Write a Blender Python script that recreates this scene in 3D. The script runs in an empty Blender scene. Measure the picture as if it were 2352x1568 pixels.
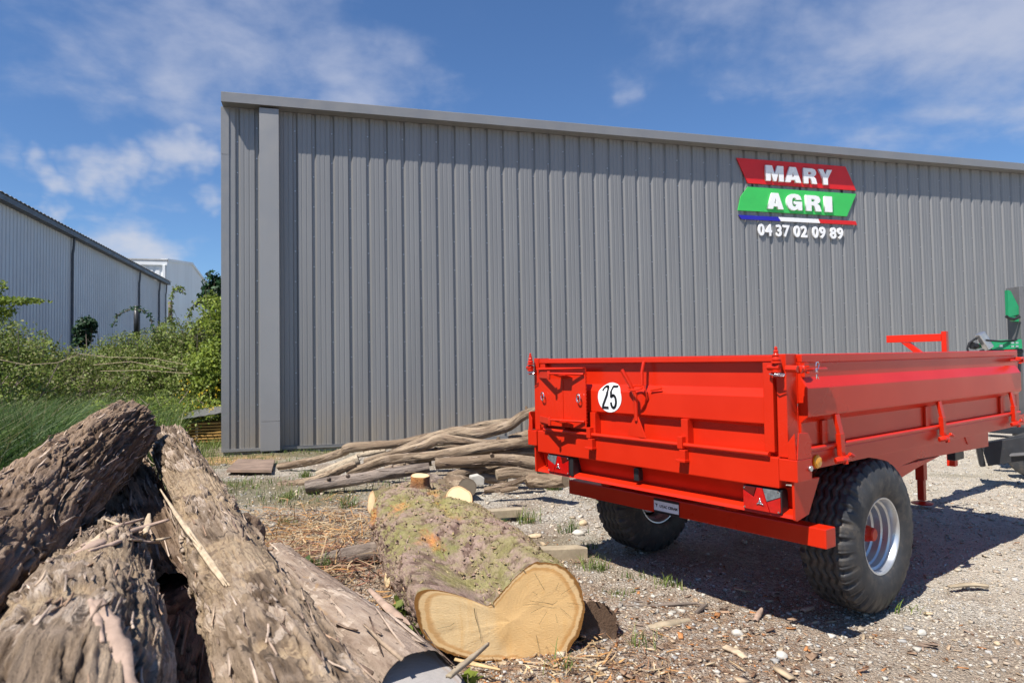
import bpy, bmesh, math, random
import numpy as np
from mathutils import Vector, Matrix, noise
R = math.radians
scene = bpy.context.scene
COL = scene.collection
random.seed(7)
rng = np.random.default_rng(7)

# ------------------------------------------------------------------ camera
H = 1.45
PITCH = math.atan(65 / 1707.0); ROLL = math.atan(0.0173)
FW = np.array([0, math.cos(PITCH), math.sin(PITCH)])
_u = np.array([0, -math.sin(PITCH), math.cos(PITCH)]); _r = np.array([1.0, 0, 0])
RT = _r * math.cos(ROLL) - _u * math.sin(ROLL)
UP = _u * math.cos(ROLL) + _r * math.sin(ROLL)
CAM = np.array([0, 0, H])
cd = bpy.data.cameras.new('camera'); cam = bpy.data.objects.new('camera', cd); COL.objects.link(cam)
cd.lens = 24; cd.sensor_width = 36; cd.clip_end = 3000; cd.clip_start = 0.05
cam.matrix_world = Matrix(((RT[0], UP[0], -FW[0], 0), (RT[1], UP[1], -FW[1], 0), (RT[2], UP[2], -FW[2], H), (0, 0, 0, 1)))
cd.dof.use_dof = True; cd.dof.focus_distance = 5.0; cd.dof.aperture_fstop = 4.5
scene.camera = cam

# ------------------------------------------------------------------ sky and sun
SUN_EL = 57.0; SUN_DIR = Vector((.357, .411, -.839)).normalized()
world = bpy.data.worlds.new('World'); scene.world = world; world.use_nodes = True
wn = world.node_tree; wn.nodes.clear()
def N(tree, typ, **kw):
    n = tree.nodes.new(typ)
    for k, v in kw.items(): setattr(n, k, v)
    return n
def L(tree, a, b): tree.links.new(a, b)
def math_(t, op, a, b=None, c=None):
    n = N(t, 'ShaderNodeMath', operation=op)
    for i, v in enumerate((a, b, c)):
        if v is None: continue
        if isinstance(v, (int, float)): n.inputs[i].default_value = v
        else: L(t, v, n.inputs[i])
    return n.outputs[0]
def mixc(t, fac, a, b, blend='MIX'):
    n = N(t, 'ShaderNodeMix', data_type='RGBA', blend_type=blend)
    for i, v in ((0, fac), (6, a), (7, b)):
        if isinstance(v, (int, float)): n.inputs[i].default_value = v
        elif isinstance(v, tuple): n.inputs[i].default_value = v if len(v) == 4 else (*v, 1)
        else: L(t, v, n.inputs[i])
    return n.outputs[2]
def ramp(t, fac, stops, interp='LINEAR'):
    n = N(t, 'ShaderNodeValToRGB'); n.color_ramp.interpolation = interp
    e = n.color_ramp.elements
    while len(e) < len(stops): e.new(0.5)
    for i, (p, c) in enumerate(stops):
        e[i].position = p; e[i].color = c if len(c) == 4 else (*c, 1)
    L(t, fac, n.inputs[0]); return n.outputs[0]
def mrange(t, v, a, b, c=0.0, d=1.0, smooth=True):
    n = N(t, 'ShaderNodeMapRange'); n.interpolation_type = 'SMOOTHSTEP' if smooth else 'LINEAR'
    L(t, v, n.inputs[0])
    for i, x in enumerate((a, b, c, d)): n.inputs[i + 1].default_value = x
    return n.outputs[0]
def noise_(t, vec, scale, detail=4, rough=.55, dist=0.0, out=0):
    n = N(t, 'ShaderNodeTexNoise'); n.inputs['Scale'].default_value = scale
    n.inputs['Detail'].default_value = detail; n.inputs['Roughness'].default_value = rough
    n.inputs['Distortion'].default_value = dist
    if vec is not None: L(t, vec, n.inputs['Vector'])
    return n.outputs[out]
def vscale(t, vec, s):
    n = N(t, 'ShaderNodeMapping'); n.inputs['Scale'].default_value = s; L(t, vec, n.inputs[0]); return n.outputs[0]

sky = N(wn, 'ShaderNodeTexSky', sky_type='NISHITA'); sky.sun_disc = False
sky.sun_elevation = R(SUN_EL); sky.sun_rotation = math.atan2(-.357, -.411)
sky.air_density = 1.0; sky.dust_density = 0.25; sky.ozone_density = 2.2
tc = N(wn, 'ShaderNodeTexCoord'); gen = tc.outputs['Generated']
wob = noise_(wn, gen, 9, 4, .6, out=1)
vm = N(wn, 'ShaderNodeVectorMath', operation='SUBTRACT'); L(wn, wob, vm.inputs[0]); vm.inputs[1].default_value = (.5, .5, .5)
vm2 = N(wn, 'ShaderNodeVectorMath', operation='SCALE'); L(wn, vm.outputs[0], vm2.inputs[0]); vm2.inputs['Scale'].default_value = .16
vm3 = N(wn, 'ShaderNodeVectorMath', operation='ADD'); L(wn, gen, vm3.inputs[0]); L(wn, vm2.outputs[0], vm3.inputs[1])
dirw = vm3.outputs[0]
def pdir(x, y):
    d = (x - 1176) / 1568.25 * RT - (y - 784) / 1568.25 * UP + FW
    return d / np.linalg.norm(d)
# cloud banks: direction seen, angular radius, density
BANKS = [((240, 80), .15, .62), ((420, 120), .17, .78), ((600, 120), .17, .82), ((760, 150), .15, .8), ((880, 190), .10, .55), ((520, 30), .13, .5),
         ((390, 340), .062, 1.0), ((440, 352), .04, .8), ((270, 392), .048, .85), ((240, 425), .032, .7), ((320, 310), .038, .55), ((140, 412), .036, .85), ((20, 375), .05, .5),
         ((320, 572), .085, .95), ((210, 560), .06, .6), ((125, 500), .03, .8), ((475, 440), .03, .6), ((1060, 245), .07, .55), ((470, 205), .06, .5),
         ((1540, 40), .11, .5), ((1680, 30), .13, .62), ((1830, 70), .09, .42), ((1500, 130), .06, .25), ((1990, 150), .14, .62), ((2140, 90), .17, .8), ((2280, 40), .19, .85), ((2130, 180), .09, .5), ((2330, 150), .1, .6),
         ((1440, 215), .05, .28), ((1640, 200), .04, .3)]
# thin high contrails
acc = None
for (px, rad, dens) in BANKS:
    d = pdir(*px)
    dn = N(wn, 'ShaderNodeVectorMath', operation='DISTANCE'); L(wn, dirw, dn.inputs[0]); dn.inputs[1].default_value = tuple(d)
    v = mrange(wn, dn.outputs['Value'], rad * 1.15, 0.0, 0, dens)
    acc = v if acc is None else math_(wn, 'MAXIMUM', acc, v)
sep = N(wn, 'ShaderNodeSeparateXYZ'); L(wn, gen, sep.inputs[0])
zc = math_(wn, 'ADD', math_(wn, 'MAXIMUM', sep.outputs[2], 0.0), .22)
cmb = N(wn, 'ShaderNodeCombineXYZ'); L(wn, math_(wn, 'DIVIDE', sep.outputs[0], zc), cmb.inputs[0]); L(wn, math_(wn, 'DIVIDE', sep.outputs[1], zc), cmb.inputs[1])
cn = noise_(wn, cmb.outputs[0], 3.6, 10, .56, .15)
cn2 = noise_(wn, vscale(wn, cmb.outputs[0], (1, .45, 1)), 1.4, 6, .6, .4)
dens = math_(wn, 'ADD', acc, math_(wn, 'MULTIPLY', math_(wn, 'SUBTRACT', cn, .52), 2.4))
dens = math_(wn, 'MULTIPLY', mrange(wn, dens, .0, 1.3, 0, 1), mrange(wn, acc, .0, .22, 0, 1))
wisp = math_(wn, 'MULTIPLY', mrange(wn, cn2, .5, .8, 0, .10), mrange(wn, cn, .35, .7, 0, 1))
dens = math_(wn, 'MINIMUM', math_(wn, 'ADD', dens, wisp), .97)
skyc = mixc(wn, 1.0, sky.outputs[0], (.84, 1.12, 1.46), 'MULTIPLY')
cloudc = mixc(wn, mrange(wn, sep.outputs[2], .05, .55, 0, 1), (7.0, 7.4, 8.4), (4.6, 5.3, 7.4))
final = mixc(wn, math_(wn, 'MULTIPLY', dens, .94), skyc, cloudc)
bg = N(wn, 'ShaderNodeBackground'); L(wn, final, bg.inputs[0]); bg.inputs[1].default_value = 0.059
wo = N(wn, 'ShaderNodeOutputWorld'); L(wn, bg.outputs[0], wo.inputs[0])
sd = bpy.data.lights.new('sun', 'SUN'); sd.energy = 5.0; sd.angle = R(.53); sd.color = (1, .935, .84)
so = bpy.data.objects.new('sun', sd); COL.objects.link(so)
so.rotation_euler = SUN_DIR.to_track_quat('-Z', 'Y').to_euler()
scene.view_settings.view_transform = 'Standard'; scene.view_settings.look = 'None'
scene.view_settings.exposure = 0.62; scene.view_settings.gamma = 1; scene.view_settings.use_curve_mapping = False
scene.cycles.max_bounces = 8

# ------------------------------------------------------------------ point helpers (photo full view 2352 px wide -> metres)
def ray(x, y): return (x - 1176) / 1568.25 * RT - (y - 784) / 1568.25 * UP + FW
def at(x, y, Z): return CAM + ray(x, y) * Z
def gnd(x, y, z=0.0):
    d = ray(x, y); return CAM + d * ((z - H) / d[2])
def onplane(x, y, P, n):
    d = ray(x, y); return CAM + d * (((P - CAM) @ n) / (d @ n))

# ------------------------------------------------------------------ numpy value noise
def vn(P, seed=0):
    P = np.asarray(P, float); i = np.floor(P).astype(np.int64); f = P - i; f = f * f * (3 - 2 * f)
    def h(a, b, c):
        n = (a * 73856093) ^ (b * 19349663) ^ (c * 83492791) ^ (seed * 2654435)
        n = (n ^ (n >> 13)) * 1274126177 & 0x7fffffff
        n = (n ^ (n >> 16)) * 60493 & 0x7fffffff
        return (n & 0xffff) / 65535.0
    x, y, z = i[..., 0], i[..., 1], i[..., 2]; fx, fy, fz = f[..., 0], f[..., 1], f[..., 2]
    def lp(a, b, t): return a + (b - a) * t
    return lp(lp(lp(h(x, y, z), h(x + 1, y, z), fx), lp(h(x, y + 1, z), h(x + 1, y + 1, z), fx), fy),
              lp(lp(h(x, y, z + 1), h(x + 1, y, z + 1), fx), lp(h(x, y + 1, z + 1), h(x + 1, y + 1, z + 1), fx), fy), fz)
def fbm(P, oct=4, seed=0, gain=.5):
    P = np.asarray(P, float); s = 0; a = 1; t = 0
    for k in range(oct):
        s = s + a * vn(P * (2.03 ** k) + 17.3 * k, seed + k); t += a; a *= gain
    return s / t

# ------------------------------------------------------------------ objects
def tag(o, label=None, cat=None, group=None, kind=None):
    if label: o['label'] = label
    if cat: o['category'] = cat
    if group: o['group'] = group
    if kind: o['kind'] = kind
    return o
def empty(name, loc=(0, 0, 0), label=None, cat=None, group=None, mw=None):
    o = bpy.data.objects.new(name, None); COL.objects.link(o); o.empty_display_size = .2
    if mw is not None: o.matrix_world = mw
    else: o.location = loc
    return tag(o, label, cat, group)
def link(name, me, mat, parent=None):
    o = bpy.data.objects.new(name, me); COL.objects.link(o)
    if mat is not None and len(me.materials) == 0:
        for m in (mat if isinstance(mat, (list, tuple)) else [mat]): me.materials.append(m)
    if parent is not None: o.parent = parent
    return o
class MB:
    """collects simple shapes into one mesh"""
    def __init__(s): s.bm = bmesh.new()
    def face(s, pts, mi=0):
        f = s.bm.faces.new([s.bm.verts.new(p) for p in pts]); f.material_index = mi; return s
    def hexa(s, c, mi=0):  # 8 corners: bottom 4, top 4
        v = [s.bm.verts.new(p) for p in c]
        for q in ((3, 2, 1, 0), (4, 5, 6, 7), (0, 1, 5, 4), (1, 2, 6, 5), (2, 3, 7, 6), (3, 0, 4, 7)):
            f = s.bm.faces.new([v[i] for i in q]); f.material_index = mi
        return s
    def box(s, a, b, mi=0):
        (x0, y0, z0), (x1, y1, z1) = a, b
        return s.hexa([(x0, y0, z0), (x1, y0, z0), (x1, y1, z0), (x0, y1, z0), (x0, y0, z1), (x1, y0, z1), (x1, y1, z1), (x0, y1, z1)], mi)
    def prism(s, poly, d, mi=0):  # poly: 3d points, d: extrusion vector
        d = Vector(d); a = [s.bm.verts.new(p) for p in poly]; b = [s.bm.verts.new(Vector(p) + d) for p in poly]; n = len(a)
        for f in (a[::-1], b): s.bm.faces.new(f).material_index = mi
        for i in range(n): s.bm.faces.new((a[i], a[(i + 1) % n], b[(i + 1) % n], b[i])).material_index = mi
        return s
    def tube(s, pts, r, seg=10, caps=True, mi=0, smooth=True):
        pts = [Vector(p) for p in pts]; rs = r if isinstance(r, (list, tuple)) else [r] * len(pts)
        rings = []; ref = None
        for i, p in enumerate(pts):
            t = (pts[min(i + 1, len(pts) - 1)] - pts[max(i - 1, 0)]).normalized()
            if ref is None: ref = t.orthogonal().normalized()
            ref = (ref - t * ref.dot(t)).normalized(); b = t.cross(ref)
            rings.append([s.bm.verts.new(p + (ref * math.cos(2 * math.pi * k / seg) + b * math.sin(2 * math.pi * k / seg)) * rs[i]) for k in range(seg)])
        for a, c in zip(rings, rings[1:]):
            for k in range(seg):
                f = s.bm.faces.new((a[k], a[(k + 1) % seg], c[(k + 1) % seg], c[k])); f.material_index = mi; f.smooth = smooth
        if caps:
            s.bm.faces.new(rings[0][::-1]).material_index = mi; s.bm.faces.new(rings[-1]).material_index = mi
        return s
    def lathe(s, prof, o, ax, seg=32, mi=0, smooth=True):  # prof: (r, h) along axis
        o = Vector(o); ax = Vector(ax).normalized(); u = ax.orthogonal().normalized(); w = ax.cross(u); rings = []
        for r, h in prof:
            rings.append([s.bm.verts.new(o + ax * h + (u * math.cos(2 * math.pi * k / seg) + w * math.sin(2 * math.pi * k / seg)) * max(r, 1e-4)) for k in range(seg)])
        for a, c in zip(rings, rings[1:]):
            for k in range(seg):
                f = s.bm.faces.new((a[k], a[(k + 1) % seg], c[(k + 1) % seg], c[k])); f.material_index = mi; f.smooth = smooth
        return s
    def build(s, name, mat, parent=None, bevel=0.0, T=None, fix=True, label=None):
        if T is not None:
            for v in s.bm.verts: v.co = T(v.co)
        if fix: bmesh.ops.recalc_face_normals(s.bm, faces=s.bm.faces[:])
        if bevel:
            es = [e for e in s.bm.edges if len(e.link_faces) == 2 and e.calc_face_angle(0) > .6]
            bmesh.ops.bevel(s.bm, geom=es, offset=bevel, segments=2, affect='EDGES', clamp_overlap=True, profile=.6)
        for e in s.bm.edges:
            if len(e.link_faces) == 2 and e.calc_face_angle(0) > .55: e.smooth = False
        me = bpy.data.meshes.new(name); s.bm.to_mesh(me); s.bm.free()
        o = link(name, me, mat, parent)
        if label: o['label'] = label
        return o
def mesh_np(name, V, F, mat, parent=None, attrs=None, smooth=False, mi=None):
    V = np.asarray(V, np.float32); F = np.asarray(F, np.int32); k = F.shape[1]; n = len(F)
    me = bpy.data.meshes.new(name); me.vertices.add(len(V)); me.vertices.foreach_set('co', V.ravel())
    me.loops.add(n * k); me.loops.foreach_set('vertex_index', F.ravel())
    me.polygons.add(n); me.polygons.foreach_set('loop_start', np.arange(0, n * k, k, dtype=np.int32))
    if smooth is not False:
        me.polygons.foreach_set('use_smooth', np.ones(n, bool))
    if mi is not None: me.polygons.foreach_set('material_index', np.asarray(mi, np.int32))
    me.update(calc_edges=True)
    for key, a in (attrs or {}).items():
        a = np.asarray(a, np.float32)
        if a.ndim == 1:
            at_ = me.attributes.new(key, 'FLOAT', 'POINT'); at_.data.foreach_set('value', a)
        else:
            at_ = me.attributes.new(key, 'FLOAT_COLOR', 'POINT'); at_.data.foreach_set('color', np.c_[a, np.ones(len(a))].astype(np.float32).ravel())
    return link(name, me, mat, parent)

# ------------------------------------------------------------------ materials
def newmat(name):
    m = bpy.data.materials.new(name); m.use_nodes = True; t = m.node_tree; t.nodes.clear()
    b = N(t, 'ShaderNodeBsdfPrincipled'); o = N(t, 'ShaderNodeOutputMaterial'); L(t, b.outputs[0], o.inputs[0])
    return m, t, b
def setb(t, b, **kw):
    for k, v in kw.items():
        i = b.inputs[k.replace('_', ' ')]
        if isinstance(v, (int, float)): i.default_value = v
        elif isinstance(v, tuple): i.default_value = v if len(v) == 4 else (*v, 1)
        else: L(t, v, i)
def bump(t, b, h, strength=.3, dist=.01):
    n = N(t, 'ShaderNodeBump'); n.inputs['Strength'].default_value = strength; n.inputs['Distance'].default_value = dist
    L(t, h, n.inputs['Height']); L(t, n.outputs[0], b.inputs['Normal'])
def objc(t): return N(t, 'ShaderNodeTexCoord').outputs['Object']
def attr(t, name, out='Fac'):
    n = N(t, 'ShaderNodeAttribute'); n.attribute_name = name; return n.outputs[out]
def simple(name, col, rough=.5, metal=0.0, var=.12, scale=6, bmp=.0, bscale=60, coat=0.0, dirt=None, streak=False):
    m, t, b = newmat(name); c = objc(t)
    nz = noise_(t, vscale(t, c, (1, 1, .12)) if streak else c, scale, 5, .6)
    c1 = tuple(x * (1 - var) for x in col); c2 = tuple(min(1, x * (1 + var)) for x in col)
    cc = mixc(t, mrange(t, nz, .3, .7), c1, c2)
    if dirt:
        cc = mixc(t, mrange(t, noise_(t, c, scale * 3.1, 6, .65), .55, .75, 0, dirt[1]), cc, dirt[0])
    setb(t, b, Base_Color=cc, Roughness=mrange(t, noise_(t, c, scale * 2.3, 3), .3, .7, rough * .85, min(1, rough * 1.15)), Metallic=metal, Coat_Weight=coat, Coat_Roughness=.06)
    if bmp: bump(t, b, noise_(t, c, bscale, 3, .6), bmp, .004)
    return m
M = {}
# glossy red implement paint with light dust and slight orange peel
m, t, b = newmat('red_paint'); c = objc(t)
cc = mixc(t, mrange(t, noise_(t, c, 2.1, 5, .6), .3, .7), (.54, .019, .004), (.585, .024, .006))
cc = mixc(t, mrange(t, noise_(t, c, 5, 7, .7), .66, .85, 0, .05), cc, (.55, .16, .10))
setb(t, b, Base_Color=cc, Roughness=mrange(t, noise_(t, c, 1.3, 3, .5), .3, .7, .27, .33), Specular_IOR_Level=.36); M['red'] = m
M['wall'] = simple('grey_cladding', (.235, .238, .245), .42, .35, .05, 1.2, streak=True, dirt=((.25, .235, .21), .25))
M['trim'] = simple('grey_trim', (.24, .24, .242), .42, .3, .04, 1.5, streak=True)
M['pipe'] = simple('grey_boxed_pipe', (.27, .27, .272), .45, .25, .04, 1.2, streak=True)
# wall with soil splash near its foot
m, t, b = newmat('grey_cladding_sheet'); c = objc(t)
sp = N(t, 'ShaderNodeSeparateXYZ'); L(t, c, sp.inputs[0])
cc = mixc(t, mrange(t, noise_(t, vscale(t, c, (1, 1, .1)), 1.6, 5, .6), .3, .7), (.214, .214, .216), (.25, .249, .249))
splash = math_(t, 'MULTIPLY', mrange(t, sp.outputs[2], 1.3, 0.0, 0, .5), mrange(t, noise_(t, vscale(t, c, (1, 1, .35)), 3.5, 6, .65), .3, .75, .25, 1))
cc = mixc(t, splash, cc, (.33, .27, .19))
setb(t, b, Base_Color=cc, Roughness=.42, Metallic=.3); M['sheet'] = m
M['zinc'] = simple('zinc', (.55, .56, .58), .35, .85, .1, 8)
M['white'] = simple('white_letter', (.80, .81, .82), .35, 0, .02, 4)
M['signred'] = simple('sign_red', (.62, .014, .012), .35, 0, .04, 3)
M['signgreen'] = simple('sign_green', (.045, .48, .095), .38, 0, .04, 3)
M['signblue'] = simple('sign_blue', (.02, .016, .36), .38, 0, .04, 3)
M['black'] = simple('black_plastic', (.018, .018, .02), .4, 0, .2, 10)
M['ink'] = simple('black_print', (.012, .012, .014), .5, 0, .1, 10)
M['stick'] = simple('white_sticker', (.80, .81, .82), .3, 0, .02, 10)
M['silver'] = simple('silver_rim_paint', (.60, .62, .64), .32, .75, .04, 9, dirt=((.4, .37, .32), .12))
M['chrome'] = simple('bright_wire', (.75, .75, .76), .2, .95, .05, 20)
M['orange'] = simple('amber_lens', (.85, .36, .01), .2, 0, .08, 30, coat=.5)
M['green'] = simple('green_machine_paint', (.012, .27, .11), .35, 0, .08, 5, coat=.2)
M['greymetal'] = simple('grey_machine_paint', (.16, .16, .165), .45, .2, .08, 4)
M['darkmetal'] = simple('black_machine_paint', (.035, .037, .042), .4, .2, .15, 6, dirt=((.14, .12, .10), .3))
M['lensred'] = simple('red_lens', (.46, .006, .005), .12, 0, .12, 40, coat=.6)
M['lensdark'] = simple('smoked_red_lens', (.10, .006, .005), .12, 0, .1, 40, coat=.6)
M['lensclear'] = simple('clear_lens', (.15, .17, .18), .15, .1, .3, 60, coat=.6)
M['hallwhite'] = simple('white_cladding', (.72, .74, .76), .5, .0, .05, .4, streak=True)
M['hallgrey'] = simple('pale_blue_grey_cladding', (.55, .565, .59), .5, .05, .05, .4, streak=True)  # white hall cladding on the side away from the sun, blue-grey shade painted in
M['gutter'] = simple('dark_gutter', (.085, .092, .11), .5, .1, .1, 2)
M['roofing'] = simple('fibre_roofing', (.36, .36, .36), .7, 0, .15, 3)
M['concrete'] = simple('pale_concrete', (.42, .40, .36), .9, 0, .15, 6, bmp=.5, bscale=30)
M['pvc'] = simple('pale_grey_pipe', (.42, .46, .50), .4, 0, .1, 6)
# tyre rubber
m, t, b = newmat('tyre_rubber'); c = objc(t)
cc = mixc(t, mrange(t, noise_(t, c, 14, 7, .7), .45, .72, 0, .7), (.036, .037, .040), (.12, .10, .078))
setb(t, b, Base_Color=cc, Roughness=mrange(t, noise_(t, c, 9, 5), .3, .7, .5, .75)); bump(t, b, noise_(t, c, 120, 3), .15, .002); M['rubber'] = m
# painted steel floor dirt / rust
M['rust'] = simple('rusty_plate', (.24, .17, .13), .75, .1, .25, 5, bmp=.3, dirt=((.13, .10, .085), .6))

def bark(name, cols, moss=0.0, scale=1.0, patch=None, dustc=(.42, .33, .26), plates=False, layers=True, an=1.0, fiss=0.0):
    """bark: pattern runs along the log through the coordinates stored with the mesh (around, along)"""
    m, t, b = newmat(name); c = objc(t)
    g = attr(t, 'grain', 'Vector'); ridge = attr(t, 'ridge', 'Fac')
    gl = vscale(t, g, (11 * scale, 1.5 * scale * an, 11 * scale))
    n1 = noise_(t, gl, 3.0, 8, .68, .8); n2 = noise_(t, vscale(t, g, (30 * scale, 2.6 * scale * an, 30 * scale)), 3.0, 6, .7, .5)
    n3 = noise_(t, c, 5.5, 6, .6)
    cc = ramp(t, math_(t, 'ADD', math_(t, 'MULTIPLY', n1, .6), math_(t, 'MULTIPLY', n2, .4)), [(.30, cols[0]), (.45, cols[1]), (.58, cols[2]), (.74, cols[3])])
    cc = mixc(t, mrange(t, ridge, .0, 1.0), mixc(t, .62, cc, cols[0]), mixc(t, .30, cc, cols[3])) if layers else cc
    cc = mixc(t, mrange(t, n3, .5, .68, 0, .40), cc, dustc)
    cc = mixc(t, mrange(t, noise_(t, c, 60, 4, .6), .55, .75, 0, .35), cc, cols[0])
    if fiss:
        cc = mixc(t, mrange(t, noise_(t, vscale(t, g, (30, 1.1, 30)), 2.2, 4, .6, .3), .42, .36, 0, fiss), cc, (.045, .032, .024))
        cc = mixc(t, mrange(t, noise_(t, vscale(t, g, (5, .9, 5)), 1.5, 4, .6), .50, .62, 0, .7), cc, (.20, .14, .095))
    if plates:
        pn_ = noise_(t, vscale(t, g, (7, 2.6, 7)), 1.6, 4, .6, .6)
        cc = mixc(t, mrange(t, pn_, .55, .58, 0, .75), cc, mixc(t, mrange(t, n2, .4, .6), (.38, .29, .225), (.60, .50, .41)))
        cc = mixc(t, mrange(t, noise_(t, vscale(t, g, (9, 2.0, 9)), 1.3, 4, .6, .6), .66, .70, 0, .6), cc, (.40, .26, .14))
        cc = mixc(t, mrange(t, noise_(t, vscale(t, g, (14, 3.5, 14)), 1.7, 4, .65, .9), .40, .34, 0, .85), cc, (.06, .045, .035))
    if patch is not None:
        pn = noise_(t, vscale(t, g, (2.2, .8, 2.2)), 2.2, 5, .6, .6)
        pm = attr(t, 'bare', 'Fac')
        wood = mixc(t, mrange(t, noise_(t, vscale(t, g, (30, 2, 30)), 3, 5, .6), .35, .65), patch[0], patch[1])
        wood = mixc(t, mrange(t, noise_(t, vscale(t, g, (1, .5, 1)), 42, 6, .72, .5), .48, .62, 0, .8), wood, patch[2])
        cc = mixc(t, pm, cc, wood)
    if moss:
        geo = N(t, 'ShaderNodeNewGeometry'); s2 = N(t, 'ShaderNodeSeparateXYZ'); L(t, geo.outputs['Normal'], s2.inputs[0])
        mm = math_(t, 'MULTIPLY', mrange(t, s2.outputs[2], .0, .75), mrange(t, noise_(t, c, 3.4, 9, .72, .3), .40, .60, 0, moss))
        mc = mixc(t, mrange(t, noise_(t, c, 16, 6, .7), .35, .68), (.22, .20, .075), (.36, .325, .15))
        mc = mixc(t, mrange(t, noise_(t, c, 4, 5, .6), .58, .7, 0, .8), mc, (.17, .19, .05))
        cc = mixc(t, mm, cc, mc)
    setb(t, b, Base_Color=cc, Roughness=.92, Specular_IOR_Level=.2)
    hh = math_(t, 'ADD', math_(t, 'MULTIPLY', n1, 1.0), math_(t, 'MULTIPLY', n2, .7))
    hh = math_(t, 'ADD', hh, math_(t, 'MULTIPLY', noise_(t, c, 55, 5, .7), .6))
    bump(t, b, hh, 1.0, .02)
    return m
M['bark'] = bark('flaking_bark', [(.055, .036, .024), (.19, .133, .09), (.35, .258, .18), (.52, .415, .31)], patch=((.47, .36, .24), (.36, .26, .165), (.15, .105, .075)), plates=True)
M['barkdark'] = bark('dark_shaggy_bark', [(.050, .030, .019), (.17, .108, .07), (.32, .222, .15), (.50, .375, .27)], patch=((.42, .16, .06), (.30, .10, .04), (.15, .10, .07)), dustc=(.40, .31, .25))
M['barkmoss'] = bark('mossy_bark', [(.09, .055, .043), (.22, .145, .115), (.36, .25, .205), (.50, .38, .32)], moss=.92, scale=.9, patch=((.62, .33, .13), (.50, .20, .06), (.36, .17, .08)), layers=True, an=4.0)
M['pole'] = bark('weathered_pole_wood', [(.075, .050, .033), (.25, .18, .12), (.40, .305, .21), (.56, .445, .32)], scale=.8, fiss=.85, patch=((.55, .46, .34), (.46, .37, .26), (.28, .22, .16)))
M['polebrown'] = bark('brown_pole_bark', [(.08, .055, .038), (.20, .145, .10), (.31, .23, .155), (.44, .35, .25)], scale=.8, fiss=.6)
M['polegrey'] = bark('grey_brown_log_bark', [(.075, .055, .045), (.19, .15, .125), (.29, .235, .20), (.42, .36, .31)], scale=.8)
M['debark'] = bark('debarked_log_wood', [(.13, .09, .07), (.27, .20, .155), (.38, .30, .24), (.50, .42, .36)], plates=True, scale=.5, patch=((.44, .34, .24), (.36, .27, .19), (.27, .20, .15)), dustc=(.34, .28, .245), layers=False)

def cutwood(name, base, edge, ring, piths, crack=.5, fib=0, heart=None):
    m, t, b = newmat(name); c = objc(t)
    best = None
    wv = noise_(t, c, 4, 4, .6, out=1)
    ad = N(t, 'ShaderNodeVectorMath', operation='MULTIPLY_ADD'); L(t, wv, ad.inputs[0]); ad.inputs[1].default_value = (.07, .07, .07); L(t, c, ad.inputs[2])
    for p in piths:
        d = N(t, 'ShaderNodeVectorMath', operation='DISTANCE'); L(t, ad.outputs[0], d.inputs[0]); d.inputs[1].default_value = p
        best = d.outputs['Value'] if best is None else math_(t, 'MINIMUM', best, d.outputs['Value'])
    rg = math_(t, 'SINE', math_(t, 'MULTIPLY', best, 420))
    rim = attr(t, 'rim', 'Fac')
    cc = mixc(t, mrange(t, noise_(t, c, 3.2, 6, .6), .3, .7), base, tuple(x * .82 for x in base))
    if heart:
        dh = N(t, 'ShaderNodeVectorMath', operation='DISTANCE'); L(t, ad.outputs[0], dh.inputs[0]); dh.inputs[1].default_value = tuple(piths[0])
        cc = mixc(t, mrange(t, dh.outputs['Value'], .30, .24, 0, .55), cc, heart)
        cc = mixc(t, mrange(t, noise_(t, vscale(t, c, (9, 9, 1.2)), 2.2, 5, .6), .52, .72, 0, .5), cc, heart)
    cc = mixc(t, math_(t, 'MULTIPLY', mrange(t, rg, -.4, 1), mrange(t, noise_(t, c, 9, 3), .3, .7, .02, .14)), cc, ring)
    cc = mixc(t, mrange(t, noise_(t, vscale(t, c, (1, 1, 8) if not fib else (8, 8, 1)), 16, 5, .65), .5, .75, 0, .35), cc, ring)
    st = math_(t, 'ADD', rim, math_(t, 'MULTIPLY', math_(t, 'SUBTRACT', noise_(t, c, 7, 5, .6), .5), .16))
    cc = mixc(t, mrange(t, st, .82, .87, 0, .6), cc, edge)
    cc = mixc(t, mrange(t, st, .89, .91, 0, .7), cc, tuple(min(1, x * .95) for x in base))
    cc = mixc(t, mrange(t, st, .945, .97, 0, 1), cc, tuple(x * .5 for x in edge))
    setb(t, b, Base_Color=cc, Roughness=.8, Specular_IOR_Level=.25)
    bump(t, b, math_(t, 'ADD', noise_(t, vscale(t, c, (1, 1, 6)), 60, 4, .7), math_(t, 'MULTIPLY', rg, .03)), .5, .005)
    return m
M['cutgrey'] = cutwood('old_sawn_end', (.24, .20, .15), (.14, .105, .075), (.13, .105, .08), [(0, 0, 0)])
M['cutash'] = cutwood('ash_grey_sawn_end', (.36, .34, .335), (.30, .24, .20), (.24, .22, .21), [(0, 0, 0)])
M['cuttan'] = cutwood('dry_sawn_end', (.42, .33, .22), (.26, .18, .11), (.30, .22, .14), [(0, 0, 0)])
M['cutpale'] = cutwood('fresh_sawn_stub', (.72, .57, .34), (.50, .23, .09), (.58, .42, .22), [(0, 0, 0)])
M['split'] = simple('split_firewood', (.52, .37, .19), .85, 0, .2, 9, bmp=.8, bscale=40, dirt=((.30, .22, .14), .6))
M['fibre'] = simple('torn_pale_fibre', (.47, .37, .255), .9, 0, .22, 20, bmp=.5)
M['strip'] = simple('pinkish_bark_strip', (.37, .265, .205), .85, 0, .2, 12, bmp=.6, dirt=((.2, .14, .10), .6))
M['timber'] = simple('weathered_timber', (.34, .28, .195), .85, 0, .2, 9, bmp=.6, bscale=50, dirt=((.20, .16, .11), .6))
M['plankold'] = simple('yellow_stained_board', (.42, .25, .075), .85, 0, .25, 5, bmp=.5)

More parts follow.
